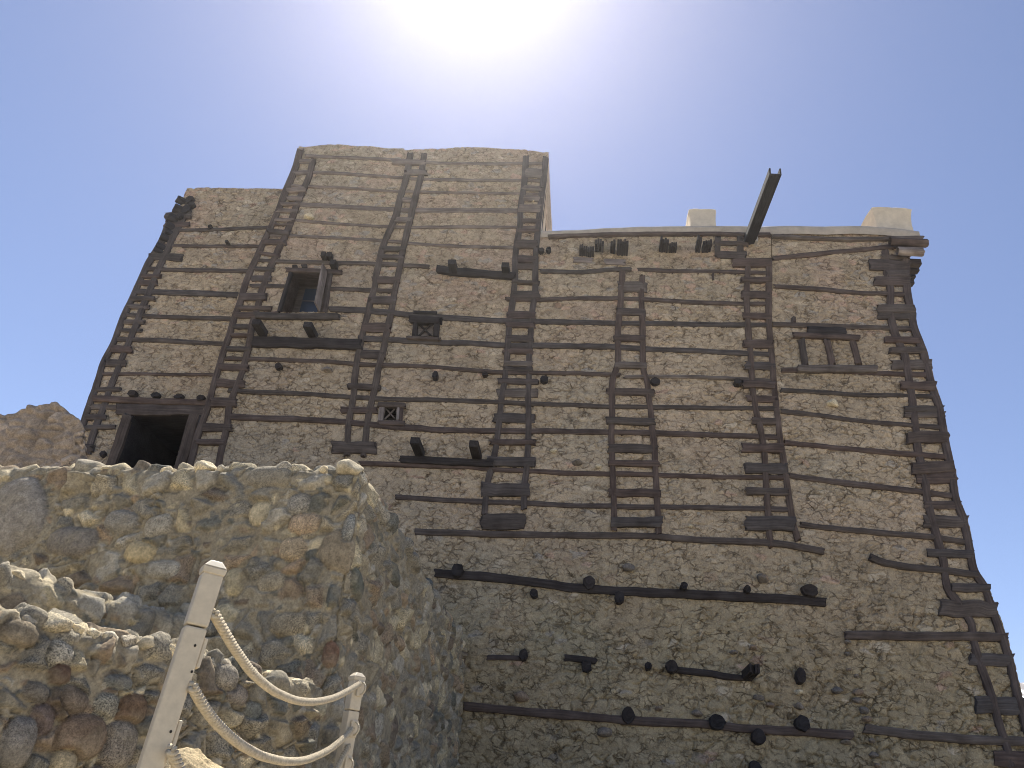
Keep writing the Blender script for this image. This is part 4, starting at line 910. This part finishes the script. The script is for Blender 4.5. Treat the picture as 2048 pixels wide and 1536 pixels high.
def rope(pts, rad, label):
    """three laid strands along sagging picture points between the posts"""
    p = np.array(pts, float); t = np.linspace(0, 1, len(p)); tt = np.linspace(0, 1, 400)
    cs = np.concatenate([[0], np.cumsum(np.hypot(*np.diff(p, axis=0).T))]); cs /= cs[-1]
    x = np.interp(tt, cs, p[:, 0]); y = np.interp(tt, cs, p[:, 1])
    for _ in range(300): x[1:-1] = (x[:-2] + 2 * x[1:-1] + x[2:]) / 4; y[1:-1] = (y[:-2] + 2 * y[1:-1] + y[2:]) / 4
    A = np.array([-.87, Y1 + .085]); Bp = np.array([-.735, Y2 - .05]); dn = np.array([-(Bp - A)[1], (Bp - A)[0]])
    P = []
    for a, b in zip(x, y):
        r = ray(np.array(a), np.array(b)); k = (dn @ (A - CAMP[:2])) / (dn @ r[:2]); P.append(CAMP + r * k)
    P = np.array(P); L = np.concatenate([[0], np.cumsum(np.linalg.norm(np.diff(P, axis=0), axis=1))])
    n = int(L[-1] / .006); l = np.linspace(0, L[-1], n); P = np.stack([np.interp(l, L, P[:, i]) for i in range(3)], 1)
    Tn = np.gradient(P, axis=0); Tn /= np.linalg.norm(Tn, axis=1)[:, None]; up = np.array([0, 0, 1.0]); sd = np.cross(Tn, up); sd /= np.linalg.norm(sd, axis=1)[:, None]; uv = np.cross(sd, Tn)
    V = []; F = []; K = 8
    for st in range(3):
        ph = 2 * pi * st / 3 + l * 2 * pi / .066
        c = P + (sd * np.cos(ph)[:, None] + uv * np.sin(ph)[:, None]) * rad * .58
        b = len(V)
        for i in range(n):
            for k in range(K):
                an = 2 * pi * k / K; V.append(c[i] + (sd[i] * cos(an) + uv[i] * sin(an)) * rad * .47 * (1 + .05 * sin(i * 1.9 + st)))
        for i in range(n - 1):
            for k in range(K): F.append((b + i * K + k, b + i * K + (k + 1) % K, b + (i + 1) * K + (k + 1) % K, b + (i + 1) * K + k))
        F.append(tuple(b + k for k in range(K))[::-1]); F.append(tuple(b + (n - 1) * K + k for k in range(K)))
    o = mesh_obj('rope', V, F, M_ROPE, None, True); tag(o, label, 'rope', 'barrier ropes'); return o
rope([(428, 1226), (437, 1242), (449, 1264), (472, 1302), (505, 1348), (545, 1382), (590, 1402), (630, 1405), (670, 1396), (700, 1380), (722, 1366)], .0168, 'upper thick cream rope sagging between the two beige posts')
rope([(384, 1372), (393, 1387), (406, 1412), (435, 1450), (475, 1486), (520, 1512), (570, 1524), (610, 1522), (655, 1503), (690, 1475), (708, 1452)], .0168, 'middle thick cream rope sagging lower between the two posts')
rope([(341, 1498), (350, 1514), (362, 1550), (400, 1605), (460, 1650), (540, 1668), (610, 1640), (655, 1570), (685, 1515), (697, 1492)], .0168, 'lowest cream rope, only its end at the far post in view')

# pale boulder at the foot of the near post
c = on_vertical(400, 1545, 3.0)
o = rock('boulder', c + np.array([0, 0, -.07]), .19, 12, (.40, .34, .25), .5, None, .8, 5); tag(o, 'pale sunlit boulder lying behind the foot of the near post', 'boulder')

# ------------------------------------------------------------------ ground, terrace, far hill
xs = np.concatenate([np.linspace(-3000, -30, 12), np.linspace(-25, 25, 101), np.linspace(30, 3000, 12)]); ys = np.concatenate([np.linspace(-3000, -30, 12), np.linspace(-25, 40, 131), np.linspace(50, 3000, 12)])
GX, GY = np.meshgrid(xs, ys); ramp_ = sst(.3, 2.4, GY) * 1.15 * sst(25, 15, np.abs(GX)) if False else sst(.3, 2.4, GY) * 1.15
GZ = ramp_ * (np.abs(GX) < 40) + .10 * (fbm(GX * .7, GY * .7, 4, 3) - .5) * (np.abs(GX) < 26) * (np.abs(GY) < 41)
n1, n2 = GX.shape; idx = np.arange(n1 * n2).reshape(n1, n2)
g = mesh_obj('ground', np.stack([GX, GY, GZ], -1).reshape(-1, 3), np.stack([idx[:-1, :-1], idx[:-1, 1:], idx[1:, 1:], idx[1:, :-1]], -1).reshape(-1, 4), M_GROUND, None, True); tag(g, kind='structure')
tx_ = np.linspace(0, 1, 60)[:, None]; ty_ = np.linspace(0, 1, 40)[None, :]
a, b, c_, d_ = (np.array(p) for p in ((-12., 9.2), (-1.5, 6.55), (-.5, 12.3), (-12., 14.5)))
XY = ((a * (1 - tx_[..., None]) + b * tx_[..., None]) * (1 - ty_[..., None]) + (d_ * (1 - tx_[..., None]) + c_ * tx_[..., None]) * ty_[..., None])
TZ = ZB + 2.28 + .06 * (fbm(XY[..., 0] * 2, XY[..., 1] * 2, 3, 4) - .5); idx = np.arange(60 * 40).reshape(60, 40)
g = mesh_obj('terrace_ground', np.concatenate([XY, TZ[..., None]], -1).reshape(-1, 3), np.stack([idx[:-1, :-1], idx[1:, :-1], idx[1:, 1:], idx[:-1, 1:]], -1).reshape(-1, 4), M_GROUND, None, True); tag(g, kind='structure')
# snowy ridge that just shows past the fort's right edge
M_SNOW, sn, sb = newmat('snow_and_rock'); spz = geo(sn)
sn1 = N(sn, 'ShaderNodeTexNoise', Scale=.006, Detail=10.0, Roughness=.7); sn.links.new(spz, sn1.inputs['Vector'])
sn.links.new(ramp(sn, sn1.outputs[0], [(.36, (.20, .18, .17)), (.46, (.32, .30, .29)), (.50, (.80, .81, .83)), (.7, (.86, .87, .88))]), sb.inputs['Base Color'])
hx = np.linspace(0, 1, 120)[None, :]; hy = np.linspace(0, 1, 40)[:, None]
r0 = ray(np.array(2044.), np.array(1362.)); az = atan2(r0[0], r0[1]); el = r0[2] / hypot(r0[0], r0[1])
AZ = az - .35 + hx * 1.5; RR = 2600 + 1500 * hy; crest = RR * el * (1 + .05 * (fbm(AZ * 9, AZ * 0, 4, 2) - .5) * 2)
HZ = crest * sst(-.1, 1.0, hy) + (420 * (fbm(AZ * 26, RR * .0035, 5, 6) - .5) - 60) * np.sin(pi * hy)
idx = np.arange(120 * 40).reshape(40, 120)
HH = np.stack([np.sin(AZ) * RR, np.cos(AZ) * RR, HZ], -1).reshape(-1, 3)
g = mesh_obj('hill', HH, np.stack([idx[:-1, :-1], idx[:-1, 1:], idx[1:, 1:], idx[1:, :-1]], -1).reshape(-1, 4), M_SNOW, None, True); tag(g, kind='structure')

# dark and pale stones showing in the foot of the fort wall
for i, (t, x, y, r, pl, dark) in enumerate([('c4', 235, 250, 42, PC, 1), ('c4', 240, 370, 36, PC, 1), ('c4', 255, 530, 30, PC, 1), ('c4', 330, 595, 34, PC, 1), ('c4', 130, 742, 64, PC, 1), ('c4', 345, 760, 56, PC, 1), ('c4', 335, 850, 56, PC, 1), ('c4', 400, 950, 62, PC, 1), ('c4', 430, 1035, 54, PC, 1),
        ('c4', 485, 1260, 44, PC, 1), ('c4', 505, 1400, 52, PC, 1), ('c4', 540, 1510, 44, PC, 1), ('c4', 220, 1270, 60, PC, 1), ('X', 260, 242, 56, PB, 1), ('X', 200, 715, 30, PB, 1), ('4', 790, 930, 60, PB, 1), ('7', 1560, 850, 58, PB, 1), ('7', 1320, 725, 42, PB, 0), ('7', 1780, 890, 42, PB, 0),
        ('Y', 1370, 820, 60, PB, 1), ('Y', 1490, 895, 50, PB, 1), ('Y', 1780, 910, 66, PB, 1), ('Y', 1770, 760, 50, PB, 0), ('Y', 350, 930, 44, PB, 1), ('Y', 735, 980, 62, PB, 1), ('Y', 1110, 350, 44, PB, 1), ('V', 1410, 1310, 70, PB, 1), ('V', 675, 780, 32, PB, 0), ('W', 1290, 260, 44, PB, 1), ('W', 560, 1140, 60, PB, 1), ('W', 1130, 1390, 60, PB, 1), ('3', 610, 795, 60, PB, 0), ('c2', 540, 555, 70, PC, 0), ('5', 1365, 628, 22, PB, 0)]):
    s_ = TS.get(t, 5.12); P = pl.hit(*map(np.array, Z(t, x, y))); r_ = r / s_ * float((P - CAMP) @ F_) / FPX
    rock('exposed_stone', P + pl.n * r_ * .12, r_, 900 + i, ((.17, .15, .14), (.13, .12, .12), (.20, .16, .135))[i % 3] if dark else (.46, .42, .35), .3, FORT, .62, 3)

# ------------------------------------------------------------------ added haze volume imitating lens-flare veil and sun glow
hm = bpy.data.materials.new('flare_haze'); hm.use_nodes = True; hn = hm.node_tree; hn.nodes.clear()
ho = hn.nodes.new('ShaderNodeOutputMaterial'); hv = hn.nodes.new('ShaderNodeVolumePrincipled')
hv.inputs['Density'].default_value = HAZE_D; hv.inputs['Anisotropy'].default_value = HAZE_G; hv.inputs['Color'].default_value = (.97, .97, .97, 1)
hn.links.new(hv.outputs[0], ho.inputs['Volume'])
mb = MB(); mb.box(np.array([-4500., -4500., -6.]), np.array([9000., 0, 0]), np.array([0, 9000., 0]), np.array([0, 0, 6 + 16.5]))
hz = mesh_obj('haze', mb.V, mb.F, hm, None, False); tag(hz, kind='stuff')
